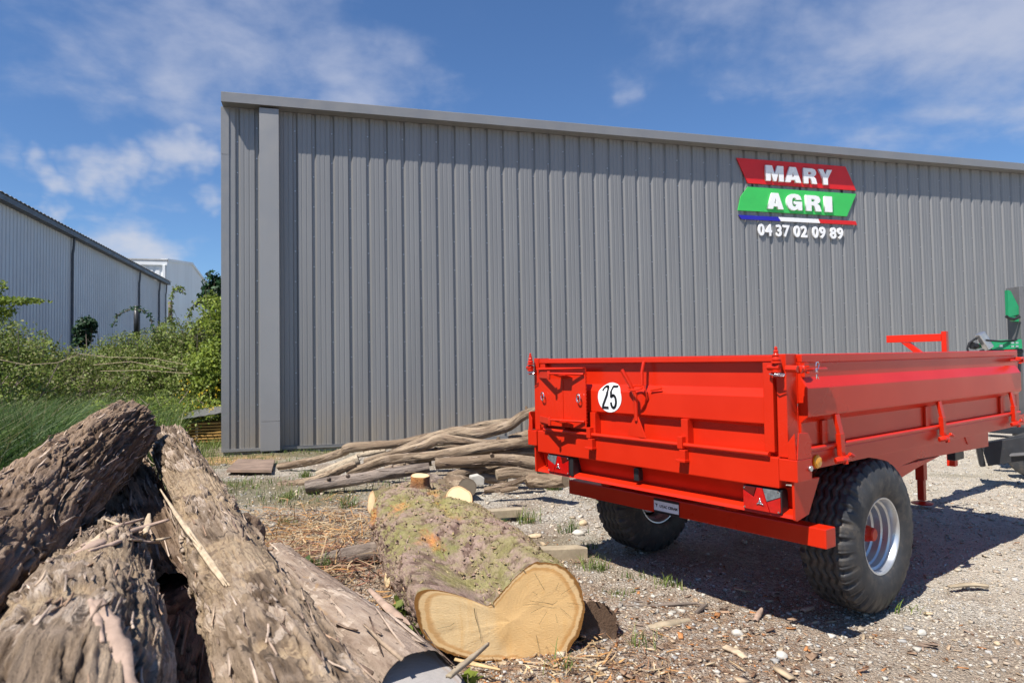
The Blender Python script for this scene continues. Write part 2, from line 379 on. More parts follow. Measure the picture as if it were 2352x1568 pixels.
def colattr(name, rough=.9, trans=0.0, spec=.3, vary=.25, vs=8):
    m, t, b = newmat(name); c = attr(t, 'col', 'Color')
    cc = mixc(t, mrange(t, noise_(t, objc(t), vs, 5, .65), .3, .7, 0, vary), c, (.03, .025, .015))
    setb(t, b, Base_Color=cc, Roughness=rough, Specular_IOR_Level=spec)
    if trans:
        tr = N(t, 'ShaderNodeBsdfTranslucent'); L(t, cc, tr.inputs[0]); mx = N(t, 'ShaderNodeMixShader'); mx.inputs[0].default_value = trans
        L(t, b.outputs[0], mx.inputs[1]); L(t, tr.outputs[0], mx.inputs[2]); L(t, mx.outputs[0], t.nodes['Material Output'].inputs[0])
    return m
M['leaf'] = colattr('leaf_green', .55, .35, .35, .15)
M['stone'] = colattr('gravel_stone', .9, 0, .25, .12, 30)
M['chip'] = colattr('bark_and_wood_chip', .9, 0, .2, .3, 20)
M['flake'] = colattr('loose_bark_flake', .92, 0, .15, .35, 30)

# ------------------------------------------------------------------ ground
def axis(core0, core1, step, far, k=1.25):
    a = list(np.arange(core0, core1, step)); s = step; x = core1
    while x < far: a.append(x); s *= k; x += s
    s = step; x = core0 - step
    while x > -far: a.insert(0, x); s *= k; x -= s
    return np.array(a)
gx = axis(-5.5, 8.5, .045, 900); gy = axis(1.6, 11.5, .045, 900)
GX, GY = np.meshgrid(gx, gy)
def ground_h(x, y):
    p = np.stack([x, y, np.zeros_like(x)], -1); near = np.clip(1.2 - np.hypot(x - 1, y - 5) / 60, 0, 1)
    h = (fbm(p * .45, 3, 5) - .5) * .10 + (fbm(p * 3.1, 3, 9) - .5) * .035 + (fbm(p * 11, 3, 12) - .5) * .022
    h = h * near - .012
    # flattened under trailer wheels, rise of the bramble bank on the left
    bank = np.clip((-x - 7.0 + (y - 8) * .12) / 8, 0, 1); h = h + bank ** 1.5 * .9 * np.clip((60 - y) / 30, 0, 1)
    # low bare clay lip in front of the cladding foot
    d = np.abs((x + 5.27) * -.2808 + (y - 12.394) * .9598); h = h - np.exp(-(d / .35) ** 2) * .05 * (y < 40)
    return h
GZ = ground_h(GX, GY)
nx, ny = len(gx), len(gy)
V = np.stack([GX, GY, GZ], -1).reshape(-1, 3)
ii = (np.arange(ny - 1)[:, None] * nx + np.arange(nx - 1)[None, :]).ravel()
F = np.stack([ii, ii + 1, ii + nx + 1, ii + nx], 1)
def zones(x, y):
    p = np.stack([x, y, np.zeros_like(x)], -1)
    n = fbm(p * .9, 4, 21)
    grass = np.clip((-x - 3.0 + (y - 8) * .15) / 2.4 + (n - .5) * 3.5, 0, 1)
    wallg = np.clip(1.3 - np.abs((x + 5.27) * -.2808 + (y - 12.394) * .9598) / 1.6, 0, 1) * np.clip((2.2 - x) / 3, 0, 1)
    grass = np.maximum(grass, wallg * np.clip(.45 + (n - .5) * 3, 0, 1))
    grass = np.maximum(grass, np.clip((n - .60) * 6, 0, .6) * np.clip((9.5 - y) / 2, 0, 1) * np.clip((1.6 - x) / 1.5, 0, 1))
    grass = np.maximum(grass, np.clip(1.1 * np.exp(-(((x + 2.6) / 1.6) ** 2 + ((y - 8.3) / 1.3) ** 2)) + (n - .5) * 2.5 - .25, 0, .8))
    debris = np.exp(-(((x + 1.2) / 1.9) ** 2 + ((y - 4.4) / 2.0) ** 2)) * 1.25 + np.exp(-(((x - .9) / 1.3) ** 2 + ((y - 3.4) / .9) ** 2)) * .75 + np.exp(-(((x + .1) / 1.0) ** 2 + ((y - 2.6) / 1.0) ** 2)) * .8
    debris = np.clip(debris + (fbm(p * 1.7, 4, 31) - .5) * 1.3, 0, 1)
    return grass, debris
zg, zd = zones(V[:, 0], V[:, 1])
m, t, b = newmat('gravel_yard'); c = objc(t)
v1 = N(t, 'ShaderNodeTexVoronoi'); v1.inputs['Scale'].default_value = 55; L(t, c, v1.inputs['Vector'])
v2 = N(t, 'ShaderNodeTexVoronoi'); v2.inputs['Scale'].default_value = 130; L(t, c, v2.inputs['Vector'])
s1 = N(t, 'ShaderNodeSeparateColor'); L(t, v1.outputs['Color'], s1.inputs[0])
s2 = N(t, 'ShaderNodeSeparateColor'); L(t, v2.outputs['Color'], s2.inputs[0])
grav = ramp(t, s1.outputs[0], [(0, (.27, .24, .20)), (.35, (.40, .37, .33)), (.7, (.54, .51, .46)), (.93, (.64, .62, .57))])
grav2 = ramp(t, s2.outputs[0], [(0, (.22, .19, .155)), (.4, (.37, .335, .29)), (.8, (.51, .475, .42)), (1, (.62, .59, .54))])
gc = mixc(t, mrange(t, noise_(t, c, 2.5, 6, .6), .35, .65), grav, grav2)
dirtc = mixc(t, mrange(t, noise_(t, c, 30, 7, .72), .35, .65), (.17, .125, .09), (.38, .295, .225))
gc = mixc(t, mrange(t, noise_(t, c, 1.3, 7, .65), .46, .62, 0, .6), gc, dirtc)
far_ = mixc(t, mrange(t, noise_(t, c, 18, 8, .75), .35, .7), (.48, .445, .385), (.60, .56, .49))
yy = N(t, 'ShaderNodeSeparateXYZ'); L(t, c, yy.inputs[0])
gc = mixc(t, mrange(t, math_(t, 'ADD', yy.outputs[0], math_(t, 'MULTIPLY', noise_(t, c, 1, 4), 1.5)), 3.1, 4.6, 0, .85), gc, far_)
deb = mixc(t, mrange(t, noise_(t, c, 24, 8, .75), .36, .64), (.10, .055, .035), (.34, .23, .15))
gc = mixc(t, math_(t, 'MULTIPLY', attr(t, 'debris'), mrange(t, noise_(t, c, 12, 6, .7), .35, .6, .3, .95)), gc, deb)
grs = mixc(t, mrange(t, noise_(t, c, 14, 7, .7), .35, .65), (.085, .075, .035), (.20, .18, .09))
gc = mixc(t, math_(t, 'MULTIPLY', attr(t, 'grassy'), .85), gc, grs)
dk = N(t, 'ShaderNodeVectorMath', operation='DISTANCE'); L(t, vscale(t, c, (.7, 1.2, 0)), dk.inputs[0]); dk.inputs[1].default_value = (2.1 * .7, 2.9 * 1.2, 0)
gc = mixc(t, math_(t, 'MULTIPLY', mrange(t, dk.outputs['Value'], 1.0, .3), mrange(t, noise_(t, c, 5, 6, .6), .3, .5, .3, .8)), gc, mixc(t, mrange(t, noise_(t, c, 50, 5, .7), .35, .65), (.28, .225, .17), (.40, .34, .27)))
# ochre clay by the corner of the building
dn = N(t, 'ShaderNodeVectorMath', operation='DISTANCE'); L(t, vscale(t, c, (.55, 1, 0)), dn.inputs[0]); dn.inputs[1].default_value = (-4.9 * .55, 11.5, 0)
gc = mixc(t, math_(t, 'MULTIPLY', mrange(t, dn.outputs['Value'], .75, .25), mrange(t, noise_(t, c, 4, 5), .35, .55)), gc, (.46, .30, .15))
gc = mixc(t, 1.0, gc, ramp(t, noise_(t, c, 70, 6, .75), [(.3, (.92, .89, .84)), (.62, (1.36, 1.33, 1.28))]), 'MULTIPLY')
setb(t, b, Base_Color=gc, Roughness=.95, Specular_IOR_Level=.2)
hh = math_(t, 'ADD', math_(t, 'MULTIPLY', v1.outputs['Distance'], -1.2), math_(t, 'MULTIPLY', v2.outputs['Distance'], -.7))
hh = math_(t, 'ADD', hh, noise_(t, c, 40, 6, .7))
bump(t, b, hh, 1.0, .02)
M['ground'] = m
g = mesh_np('ground', V, F, M['ground'], attrs={'grassy': zg, 'debris': zd}, smooth=True); tag(g, 'gravel yard with dirt, bark debris and weeds', kind='structure')
def gh(x, y): return float(ground_h(np.array([x], float), np.array([y], float))[0])

# ------------------------------------------------------------------ grey warehouse
WS = np.array([.9598, .2808, 0]); WN = np.array([.2808, -.9598, 0]); W0 = np.array([-5.27, 12.394, 0])
MW = Matrix(((.9598, -.2808, 0, W0[0]), (.2808, .9598, 0, W0[1]), (0, 0, 1, 0), (0, 0, 0, 1)))
wh = empty('warehouse', label='long grey ribbed metal warehouse with boxed corner pipe and sign high on its wall', cat='warehouse', mw=MW)
PITCH_R = .3385; S0 = 4.965 - PITCH_R * 14; ZB, ZT = .045, 6.335
def sheet_profile():
    p = []
    for k in range(3):
        a = k * PITCH_R
        p += [(a, 0), (a + .008, .036), (a + .060, .036), (a + .092, 0), (a + .150, 0), (a + .156, .005), (a + .172, .005), (a + .178, 0),
              (a + .238, 0), (a + .244, .005), (a + .260, .005), (a + .266, 0), (a + PITCH_R - (.002 if k == 2 else 0), 0)]
    q = []
    for x in p:
        if not q or x != q[-1]: q.append(x)
    return q
def cladding_mesh(name, prof, z0, z1):
    bm = bmesh.new(); lo = [bm.verts.new((x, y, z0)) for x, y in prof]; hi = [bm.verts.new((x, y, z1)) for x, y in prof]
    lo2 = [bm.verts.new((x, y + .0012, z0)) for x, y in prof]; hi2 = [bm.verts.new((x, y + .0012, z1)) for x, y in prof]
    for i in range(len(prof) - 1):
        bm.faces.new((lo[i], lo[i + 1], hi[i + 1], hi[i])); bm.faces.new((lo2[i + 1], lo2[i], hi2[i], hi2[i + 1]))
    me = bpy.data.meshes.new(name); bm.to_mesh(me); bm.free(); return me
cm = cladding_mesh('cladding_sheet', sheet_profile(), ZB, ZT); NS = 31
first = [(x, y) for x, y in sheet_profile() if x >= PITCH_R * .0]
for k in range(NS):
    o = link('cladding_sheet', cm, M['sheet'], wh); o.location = (S0 + k * 3 * PITCH_R, (.0006 if k % 2 else 0), 0)
MB().box((0, .004, ZB), (S0 + .01, .006, ZT)).build('filler_sheet', M['sheet'], wh)
# screws sit in the grooves, staggered
sc = MB()
for k in range(NS * 3):
    for r_ in range(11):
        z = .56 + .572 * r_ + (.286 if k % 2 else 0)
        if z < ZT - .1: sc.lathe([(0, .012), (.010, .011), (.013, 0)], (S0 + k * PITCH_R + .038, .036, z), (0, -1, 0), 6, smooth=False)
s_ = sc.build('screws', M['zinc'], wh, fix=False); s_['kind'] = 'stuff'
MB().box((-.012, -.014, ZB - .02), (.125, .004, 5.46)).box((-.012, .004, ZB - .02), (-.002, 14, 5.46)).build('corner_trim', M['trim'], wh, .003)
MB().box((-.014, -.017, 5.45), (.125, .004, ZT)).box((-.014, .004, 5.45), (-.002, 14, ZT)).build('corner_trim', M['trim'], wh, .003)
MB().box((.663, -.22, .018), (1.003, -.002, .545)).build('boxed_pipe', M['pipe'], wh, .004)
MB().box((.663, -.22, .549), (1.003, -.002, 6.30)).build('boxed_pipe', M['pipe'], wh, .004)
MB().box((1.006, -.030, .012), (32, .02, .062)).box((1.006, -.034, .062), (32, -.004, .066)).box((-.01, -.032, .012), (.660, .02, .062)).build('base_flashing', M['trim'], wh)
for a, b_ in ((.02, 5.62), (5.623, 11.35), (11.353, 17.14), (17.143, 23.0), (23.003, 32)):
    f = MB().prism([(a, -.27, 6.337), (a, -.27, 6.512), (a, -.262, 6.520), (a, .06, 6.520), (a, .06, 6.510), (a, -.255, 6.510), (a, -.255, 6.346), (a, -.01, 6.346), (a, -.01, 6.337)], (b_ - a, 0, 0))
    o = f.build('fascia_board', M['trim'], wh)
    if a > 1: MB().box((a - .03, -.2715, 6.345), (a + .03, -.2701, 6.505)).box((a - .008, -.2725, 6.49), (a + .0, -.2716, 6.498)).box((a - .008, -.2725, 6.35), (a, -.2716, 6.358)).build('joint_plate', M['trim'], o)
MB().box((.022, -.254, 6.347), (32, 0, 6.350)).build('soffit', M['gutter'], wh)
MB().box((.03, .061, 6.30), (32, 14, 6.42)).build('roof', M['roofing'], wh)
MB().box((.02, .06, -.3), (32, .12, .05)).build('plinth', M['concrete'], wh)
MB().box((.005, .08, -.2), (.05, 14, 6.3)).box((0.05, 13.95, -.2), (32, 14, 6.3)).box((31.95, .13, -.2), (32, 13.94, 6.3)).build('wall_lining', M['wall'], wh)
MB().tube([(.86, -.07, -.15), (.86, -.07, .018)], .055, 16).build('drain_pipe', M['pvc'], wh)

# ------------------------------------------------------------------ company sign
sign = empty('company_sign', label='red and green company sign with raised white letters, tricolour bar and phone number', cat='sign', mw=MW)
def board(name, pts, y0, y1, mat, parent=sign):
    return MB().prism([(s, y0, z) for s, z in pts], (0, y1 - y0, 0)).build(name, mat, parent, .003)
board('red_board', [(10.892, 6.140), (13.914, 6.140), (14.206, 5.572), (11.172, 5.572)], -.040, -.014, M['signred'])
board('green_board', [(11.172, 5.488), (14.206, 5.488), (13.907, 4.930), (10.890, 4.930), (10.975, 5.250)], -.040, -.014, M['signgreen'])
board('blue_bar', [(10.901, 4.828), (11.966, 4.828), (12.037, 4.733), (10.978, 4.733)], -.036, -.014, M['signblue'])
board('white_bar', [(11.968, 4.828), (13.083, 4.828), (13.135, 4.733), (12.039, 4.733)], -.036, -.014, M['white'])
board('red_bar', [(13.085, 4.828), (14.165, 4.828), (14.200, 4.733), (13.137, 4.733)], -.036, -.014, M['signred'])
for sx_, sz0, sz1 in ((11.3, 4.95, 6.1), (12.6, 4.95, 6.1), (13.8, 4.95, 6.1), (11.3, 4.75, 4.82), (13.8, 4.75, 4.82)): MB().box((sx_, -.0135, sz0), (sx_ + .04, -.0005, sz1)).build('spacer', M['black'], sign)
HEAVY = {
 'M': (1.18, [[(0, 0), (0, 1), (.42, 1), (.59, .45), (.76, 1), (1.18, 1), (1.18, 0), (.86, 0), (.86, .62), (.68, 0), (.50, 0), (.32, .62), (.32, 0)]]),
 'A': (1.06, [[(0, 0), (.32, 1), (.74, 1), (1.06, 0), (.70, 0), (.66, .16), (.40, .16), (.36, 0)], [(.46, .36), (.60, .36), (.53, .66)]]),
 'R': (.96, [[(0, 0), (0, 1), (.62, 1), (.82, .94), (.91, .76), (.87, .58), (.72, .47), (.86, .36), (.96, 0), (.60, 0), (.53, .3), (.45, .37), (.34, .37), (.34, 0)], [(.34, .6), (.50, .6), (.57, .68), (.50, .77), (.34, .77)]]),
 'Y': (1.0, [[(.33, 0), (.33, .40), (0, 1), (.36, 1), (.50, .66), (.64, 1), (1, 1), (.67, .40), (.67, 0)]]),
 'G': (.95, [[(.92, .66), (.60, .66), (.56, .76), (.47, .79), (.38, .74), (.34, .62), (.34, .38), (.38, .26), (.47, .21), (.57, .25), (.60, .36), (.47, .36), (.47, .55), (.95, .55), (.95, 0), (.72, 0), (.68, .08), (.5, -.02), (.3, -.01), (.12, .12), (.02, .32), (0, .5), (.02, .7), (.12, .88), (.3, 1.0), (.5, 1.02), (.72, .99), (.86, .88)]]),
 'I': (.34, [[(0, 0), (0, 1), (.36, 1), (.36, 0)]])}
def glyph_mesh(name, loops, depth):
    cu = bpy.data.curves.new(name, 'CURVE'); cu.dimensions = '2D'; cu.fill_mode = 'BOTH'; cu.extrude = depth / 2; cu.bevel_depth = .0
    for lp in loops:
        sp_ = cu.splines.new('POLY'); sp_.points.add(len(lp) - 1); sp_.use_cyclic_u = True
        for p, (x, y) in zip(sp_.points, lp): p.co = (x, y, 0, 1)
    o = bpy.data.objects.new(name, cu); COL.objects.link(o); dg = bpy.context.evaluated_depsgraph_get(); dg.update()
    me = bpy.data.meshes.new_from_object(o.evaluated_get(dg)); bpy.data.objects.remove(o); bpy.data.curves.remove(cu); me.name = name; return me
def text_mesh(name, txt, size, depth, bold=0.0):
    cu = bpy.data.curves.new(name, 'FONT'); cu.body = txt; cu.size = size; cu.extrude = depth / 2; cu.offset = bold; cu.align_x = 'CENTER'; cu.resolution_u = 3
    o = bpy.data.objects.new(name, cu); COL.objects.link(o); dg = bpy.context.evaluated_depsgraph_get(); dg.update()
    me = bpy.data.meshes.new_from_object(o.evaluated_get(dg)); bpy.data.objects.remove(o); bpy.data.curves.remove(cu); me.name = name; return me
def to_wall(me, x, z, y, sx, sz):  # glyph xy -> wall s,z ; glyph depth -> wall y
    for v in me.vertices: v.co = (x + v.co.x * sx, y - v.co.z, z + v.co.y * sz)
    me.materials.clear()
def heavy(ch, s0, s1, z0, z1, y, dep):
    w_, lp = HEAVY[ch]; me = glyph_mesh('letter', lp, dep); to_wall(me, s0, z0, y, (s1 - s0) / w_, z1 - z0); link('letter', me, M['white'], sign)
for ch, a, b_ in (('M', 11.630, 12.115), ('A', 12.150, 12.595), ('R', 12.665, 13.045), ('Y', 13.090, 13.480)): heavy(ch, a, b_, 5.650, 6.010, -.063, .045)
for ch, a, b_ in (('A', 11.650, 12.085), ('G', 12.175, 12.600), ('R', 12.710, 13.140), ('I', 13.240, 13.440)): heavy(ch, a, b_, 5.000, 5.372, -.063, .045)
digs = '04 37 02 09 89'; 
dd = [c for c in digs if c != ' ']
xs_ = [11.496, 11.696, 11.975, 12.167, 12.470, 12.670, 12.985, 13.185, 13.493, 13.695]
for ch, x in zip(dd, xs_):
    me = text_mesh('digit', ch, .36, .03, .012); to_wall(me, x, 4.388, -.030, .95, 1.0); link('digit', me, M['white'], sign)

# ------------------------------------------------------------------ white halls far left
HD = np.array([-.2473, .9690, 0]); HNn = np.array([.9690, .2473, 0])
HP = np.array([-18.428, 24.47, 0]) - HD * 14
MH = Matrix(((HD[0], -HNn[0], 0, HP[0]), (HD[1], -HNn[1], 0, HP[1]), (0, 0, 1, 0), (0, 0, 0, 1)))
hall = empty('white_hall', label='long white metal hall with dark gutter running back on the far left', cat='hall', mw=MH)
LH = 14 + 24.4
def hallprof(L_, pitch=.30):
    p = []; a = 0
    while a < L_ - pitch:
        p += [(a, 0), (a + .03, .03), (a + .10, .03), (a + .13, 0)]; a += pitch
    return p + [(L_, 0)]
i0 = 0
for a, b_ in ((0, 20.74), (20.745, 31.6), (31.605, LH)):
    pr = [(a + x, y) for x, y in hallprof(b_ - a)]
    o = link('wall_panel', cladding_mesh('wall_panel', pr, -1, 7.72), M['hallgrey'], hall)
MB().box((-.1, -.30, 7.72), (LH + .2, .0, 7.93)).build('gutter', M['gutter'], hall, .01)
rp = []; a = -.1
while a < LH + .2: rp += [(a, 7.96), (a + .1, 7.99), (a + .2, 7.99), (a + .3, 7.96)]; a += .36
bm_ = MB()
for (x0, z0), (x1, z1) in zip(rp, rp[1:]): bm_.face([(x0, -.34, z0), (x1, -.34, z1), (x1, 9, z1 + 1.6), (x0, 9, z0 + 1.6)]); bm_.face([(x0, -.34, z0 - .02), (x1, -.34, z1 - .02), (x1, -.34, z1), (x0, -.34, z0)])
bm_.build('roof', M['roofing'], hall, fix=False)
for a in (20.8, 31.6, LH - 2.0, LH - .15): MB().tube([(a, -.13, 7.70), (a, -.10, 7.2), (a, -.07, 7.0), (a, -.07, -1)], .055 if a < LH - 1 else .04, 10).build('downpipe', M['gutter'], hall)
MB().box((LH, .0, -1), (LH + .05, 9, 8)).build('end_wall', M['hallwhite'], hall)
# second hall: sunlit front to the left of the corner, shaded gable to the right
P2 = at(382, 597, 62); P2n = np.array([.9598, .2808, 0])
def gp(x, y): return onplane(x, y, P2, P2n)
h2 = empty('gable_hall', loc=(P2[0], P2[1], 0), label='white gabled hall behind the long hall, its short front in sun', cat='hall')
pts = [gp(382, 597), gp(440, 605), gp(487, 667), gp(520, 720)]
g0 = [Vector(p) - Vector((P2[0], P2[1], 0)) for p in pts]
poly = [Vector((g0[0].x, g0[0].y, -1))] + g0 + [Vector((g0[-1].x, g0[-1].y, -1))]
MB().prism(poly, (-.3 * .9598, -.3 * .2808, 0)).build('gable_wall', M['hallwhite'], h2)
ft = MB(); top = P2[2]
for k in range(40):
    a = -.02 - k * .55; sdir = Vector((.9598, .2808, 0)); off = Vector((.2808, -.9598, 0)) * .06
    p0 = sdir * a; p1 = sdir * (a - .30); p2 = sdir * (a - .36) - off; p3 = sdir * (a - .52) - off
    for q, r_ in ((p0, p1), (p1, p2), (p2, p3), (p3, sdir * (a - .55))):
        ft.face([(q.x, q.y, -1), (r_.x, r_.y, -1), (r_.x, r_.y, top - .5), (q.x, q.y, top - .5)])
ft.build('front_wall', M['hallwhite'], h2, fix=False)
sdv = Vector((.9598, .2808, 0)); nnv = Vector((.2808, -.9598, 0))
def hb(a, b_, y0, y1, z0, z1, name, mat):
    c8 = [sdv * p + nnv * q for p, q in ((a, y0), (b_, y0), (b_, y1), (a, y1))]
    MB().hexa([(v.x, v.y, z0) for v in c8] + [(v.x, v.y, z1) for v in c8]).build(name, mat, h2, .01)
hb(-22, .1, 0, .16, top - .5, top - .12, 'gutter', M['hallwhite']); hb(-22, .15, .0, .2, top - .10, top + .05, 'roof_edge', M['roofing'])
hb(-.28, -.05, .07, .25, -1, top - .5, 'downpipe', M['hallwhite'])
for (p, q) in zip(g0[:-1], g0[1:]):
    MB().prism([p + Vector((.1, .03, -.15)), p + Vector((.1, .03, .12)), q + Vector((.1, .03, .12)), q + Vector((.1, .03, -.15))], (-.6 * .9598, -.6 * .2808, 0)).build('roof_trim', M['hallwhite'], h2)

# ------------------------------------------------------------------ red tipping trailer (local: x right, y forward, z up; origin under rear right corner)
E1 = np.array([-.605, .796, .010]); E1 /= np.linalg.norm(E1)
E2 = np.array([.797, .605, .008]); E2 -= E1 * (E2 @ E1); E2 /= np.linalg.norm(E2); E3 = np.cross(-E1, E2)
TO = np.array([1.416, 3.43, 0.0])
MT = Matrix(((-E1[0], E2[0], E3[0], TO[0]), (-E1[1], E2[1], E3[1], TO[1]), (-E1[2], E2[2], E3[2], TO[2]), (0, 0, 0, 1)))
tr = empty('farm_trailer', label='bright red single axle tipping trailer with drop sides parked on gravel', cat='trailer', mw=MT)
def ub(m_, u0, u1, v0, v1, w0, w1, mi=0): return m_.box((-max(u0, u1), min(v0, v1), min(w0, w1)), (-min(u0, u1), max(v0, v1), max(w0, w1)), mi)
def up_(pts): return [(-u, v, w_) for u, v, w_ in pts]
def ribbon(m_, prof, a, b_, axis_, th=.004):
    """sheet metal folded along a profile; prof in (offset, w); axis 'u' or 'v'"""
    for (o0, w0), (o1, w1) in zip(prof, prof[1:]):
        if axis_ == 'u': q = [(a, o0, w0), (a, o1, w1), (a, o1 + th, w1), (a, o0 + th, w0)]; m_.prism(up_(q), (a - b_, 0, 0))
        else: q = [(o0, a, w0), (o1, a, w1), (o1 + th, a, w1), (o0 + th, a, w0)]; m_.prism(up_(q), (0, b_ - a, 0))
    return m_
def folded(prof, a, b_, ax, name, parent=tr, bev=.0, th=.0):
    """closed solid panel: outer profile and flat back"""
    back = th
    if ax == 'u': poly = [(a, o, w_) for o, w_ in prof] + [(a, back, prof[-1][1]), (a, back, prof[0][1])]; return MB().prism(up_(poly), (a - b_, 0, 0)).build(name, M['red'], parent, .003)
    poly = [(o, a, w_) for o, w_ in prof] + [(back, a, prof[-1][1]), (back, a, prof[0][1])]
    return MB().prism(up_(poly), (0, b_ - a, 0)).build(name, M['red'], parent, .003)
TG = [(.030, 1.455), (.030, 1.315), (.004, 1.278), (.000, 1.272), (.000, 1.135), (.004, 1.130), (.038, 1.118), (.038, .965)]
tg = folded(TG, .13, 2.00, 'u', 'tailgate', th=.050)
ub(ub(ub(MB(), .125, 2.005, -.008, .045, 1.456, 1.488), .128, .185, -.004, .028, .99, 1.454), 1.945, 2.0, -.004, .028, .99, 1.454).build('tailgate_frame', M['red'], tg, .004)
# corner posts
for u0, u1, nm in ((.055, .110, 0), (2.02, 2.075, 1)):
    ub(MB(), u0, u1, 0, .10, .97, 1.494).build('corner_post', M['red'], tr, .004)
# post pockets
def pocket(uo, sgn):
    ui = uo + sgn * .10
    mb = MB(); ub(mb, uo, ui, -.022, .115, .855, .965)
    mb.prism(up_([(uo, -.018, .966), (uo, .115, .966), (uo, .115, 1.055), (uo, .085, 1.095), (uo, .0, 1.10)]), (-sgn * .006, 0, 0))
    mb.prism(up_([(uo + sgn * .007, -.020, .966), (uo + sgn * .012, -.020, 1.10), (uo + sgn * .050, -.020, 1.05), (uo + sgn * .050, -.020, .966)]), (0, .006, 0))
    p = mb.build('post_pocket', M['red'], tr, .003)
    MB().tube(up_([(uo - sgn * .012, .09, .915), (uo, .09, .915)]), .014, 10).build('bolt', M['zinc'], p)
pocket(-.005, 1); pocket(2.135, -1)
# rear crossmember and tapered skirt with light shelf
ub(MB(), .10, 2.03, -.016, .05, .812, .968).build('rear_crossmember', M['red'], tr, .006)
MB().prism(up_([(.04, .048, .811), (.04, .085, .700), (.04, .012, .682), (.04, .004, .664), (.04, .016, .660), (.04, .095, .690), (.04, .100, .811)]), (.04 - 2.06, 0, 0)).build('rear_skirt', M['red'], tr, .002)
for u in (.022, 2.062):
    MB().prism(up_([(u, -.010, .853), (u, -.006, .664), (u, .010, .656), (u, .120, .676), (u, .235, .850)]), (-.014, 0, 0)).build('skirt_end_plate', M['red'], tr, .002)
# rod, hinges and clips
MB().tube(up_([(.145, -.026, .982), (1.94, -.026, .982)]), .013, 12).build('hinge_rod', M['red'], tr)
for uh in (1.450, .692):
    m_ = MB(); ub(m_, uh - .024, uh + .024, -.014, .0365, .925, 1.129); ub(m_, uh - .008, uh + .028, -.048, -.012, .960, 1.030)
    ub(m_, uh - .030, uh + .012, -.052, -.018, .895, .955); ub(m_, uh - .034, uh + .034, -.060, -.017, .885, .900)
    m_.build('hinge', M['red'], tr, .003)
ub(MB(), 1.735, 1.775, -.010, .036, .975, 1.128).build('hinge', M['red'], tr, .003)
# grain chute slide with lever and hooked ring
sl = MB().prism(up_([(1.052, -.036, 1.130), (1.030, -.036, 1.130), (.965, -.036, .996), (1.115, -.036, 1.006), (1.100, -.036, 1.060)]), (0, .008, 0)).build('chute_slide', M['red'], tr, .002)
MB().tube(up_([(1.040, -.036, 1.10), (1.040, -.042, 1.26), (1.060, -.070, 1.33), (1.098, -.095, 1.415)]), .0125, 10).build('lever', M['red'], sl)
hk = MB().tube(up_([(.990, -.012, 1.462), (.992, -.030, 1.40), (.992, -.030, 1.315)]), .010, 8)
hk.tube(up_([(1.025 + .052 * math.cos(a), -.055 + .030 * math.sin(a), 1.302 + .012 * math.sin(a)) for a in np.linspace(0, 2 * math.pi, 22)]), .006, 6, caps=False)
hk.tube(up_([(.975, -.03, 1.325), (.965, -.02, 1.26), (.99, -.005, 1.205), (1.02, -.004, 1.17)]), .005, 6)
hk.tube(up_([(.945, -.008, 1.287), (.86, -.006, 1.300)]), .006, 6)
hk.build('lever_catch', M['red'], tr)
# folding bracket for boards on the left of the tailgate
bp = MB(); ub(bp, 1.475, 1.965, -.048, -.042, 1.018, 1.428)
bp.prism(up_([(1.475, -.048, 1.420), (1.965, -.048, 1.410), (1.965, -.072, 1.410), (1.475, -.072, 1.420)]), (0, 0, .008))
plate = bp.build('bracket_plate', M['red'], tr, .002)
for k in range(16): MB().prism(up_([(1.476, -.048, 1.05 + k * .023), (1.466, -.055, 1.060 + k * .023), (1.466, -.055, 1.070 + k * .023), (1.476, -.048, 1.066 + k * .023)]), (0, .01, 0)).build('grip_tooth', M['red'], plate)
for w_ in (1.375, 1.058):
    m_ = MB(); m_.prism(up_([(1.96, -.05, w_ - .022), (1.96, -.05, w_ + .022), (1.755, -.13, w_ + .022), (1.755, -.13, w_ - .022)]), (-.0, .007, 0))
    m_.tube(up_([(1.755, -.13, w_ - .03), (1.755, -.13, w_ + .03)]), .011, 8)
    m_.tube(up_([(1.745, -.13, w_ + .012), (1.60, -.09, w_ + .010), (1.485, -.055, w_ + .008)]), .0085, 8)
    m_.prism(up_([(1.72, -.05, w_ - .02), (1.60, -.05, w_ - .02), (1.60, -.115, w_ + .0), (1.72, -.115, w_ + .0)]), (0, 0, .006))
    m_.build('board_bracket', M['red'], plate, .0015)
for u in (1.905, 1.530):
    MB().tube(up_([(u + .022 * math.cos(a), -.058 - .012 * abs(math.sin(a / 2)), 1.222 + .028 * math.sin(a)) for a in np.linspace(0, 2 * math.pi, 18)]), .0045, 6, caps=False).build('ring_bolt', M['chrome'], plate)
ub(MB(), 1.70, 1.706, -.052, -.049, 1.02, 1.40).build('weld_seam', M['red'], plate)
# speed limit sticker follows the folds of the tailgate
def tgv(w_):
    for (o0, a), (o1, b_) in zip(TG, TG[1:]):
        if b_ <= w_ <= a: return o0 + (o1 - o0) * ((a - w_) / max(a - b_, 1e-6))
    return .0
sm = MB(); cu_, cw = 1.300, 1.232; rings = []
for j in range(0, 15):
    r_ = j / 14; rings.append([(cu_ + .106 * r_ * math.cos(a), cw + .096 * r_ * math.sin(a)) for a in np.linspace(0, 2 * math.pi, 49)[:-1]])
vr = [[sm.bm.verts.new((-u, tgv(w_) - .0025, w_)) for u, w_ in rg] for rg in rings[1:]]
c0 = sm.bm.verts.new((-cu_, tgv(cw) - .0025, cw))
for k in range(48):
    sm.bm.faces.new((c0, vr[0][k], vr[0][(k + 1) % 48]))
    for a, b_ in zip(vr, vr[1:]): sm.bm.faces.new((a[k], b[k] if False else b_[k], b_[(k + 1) % 48], a[(k + 1) % 48]))
st = sm.build('speed_sticker', M['stick'], tr)
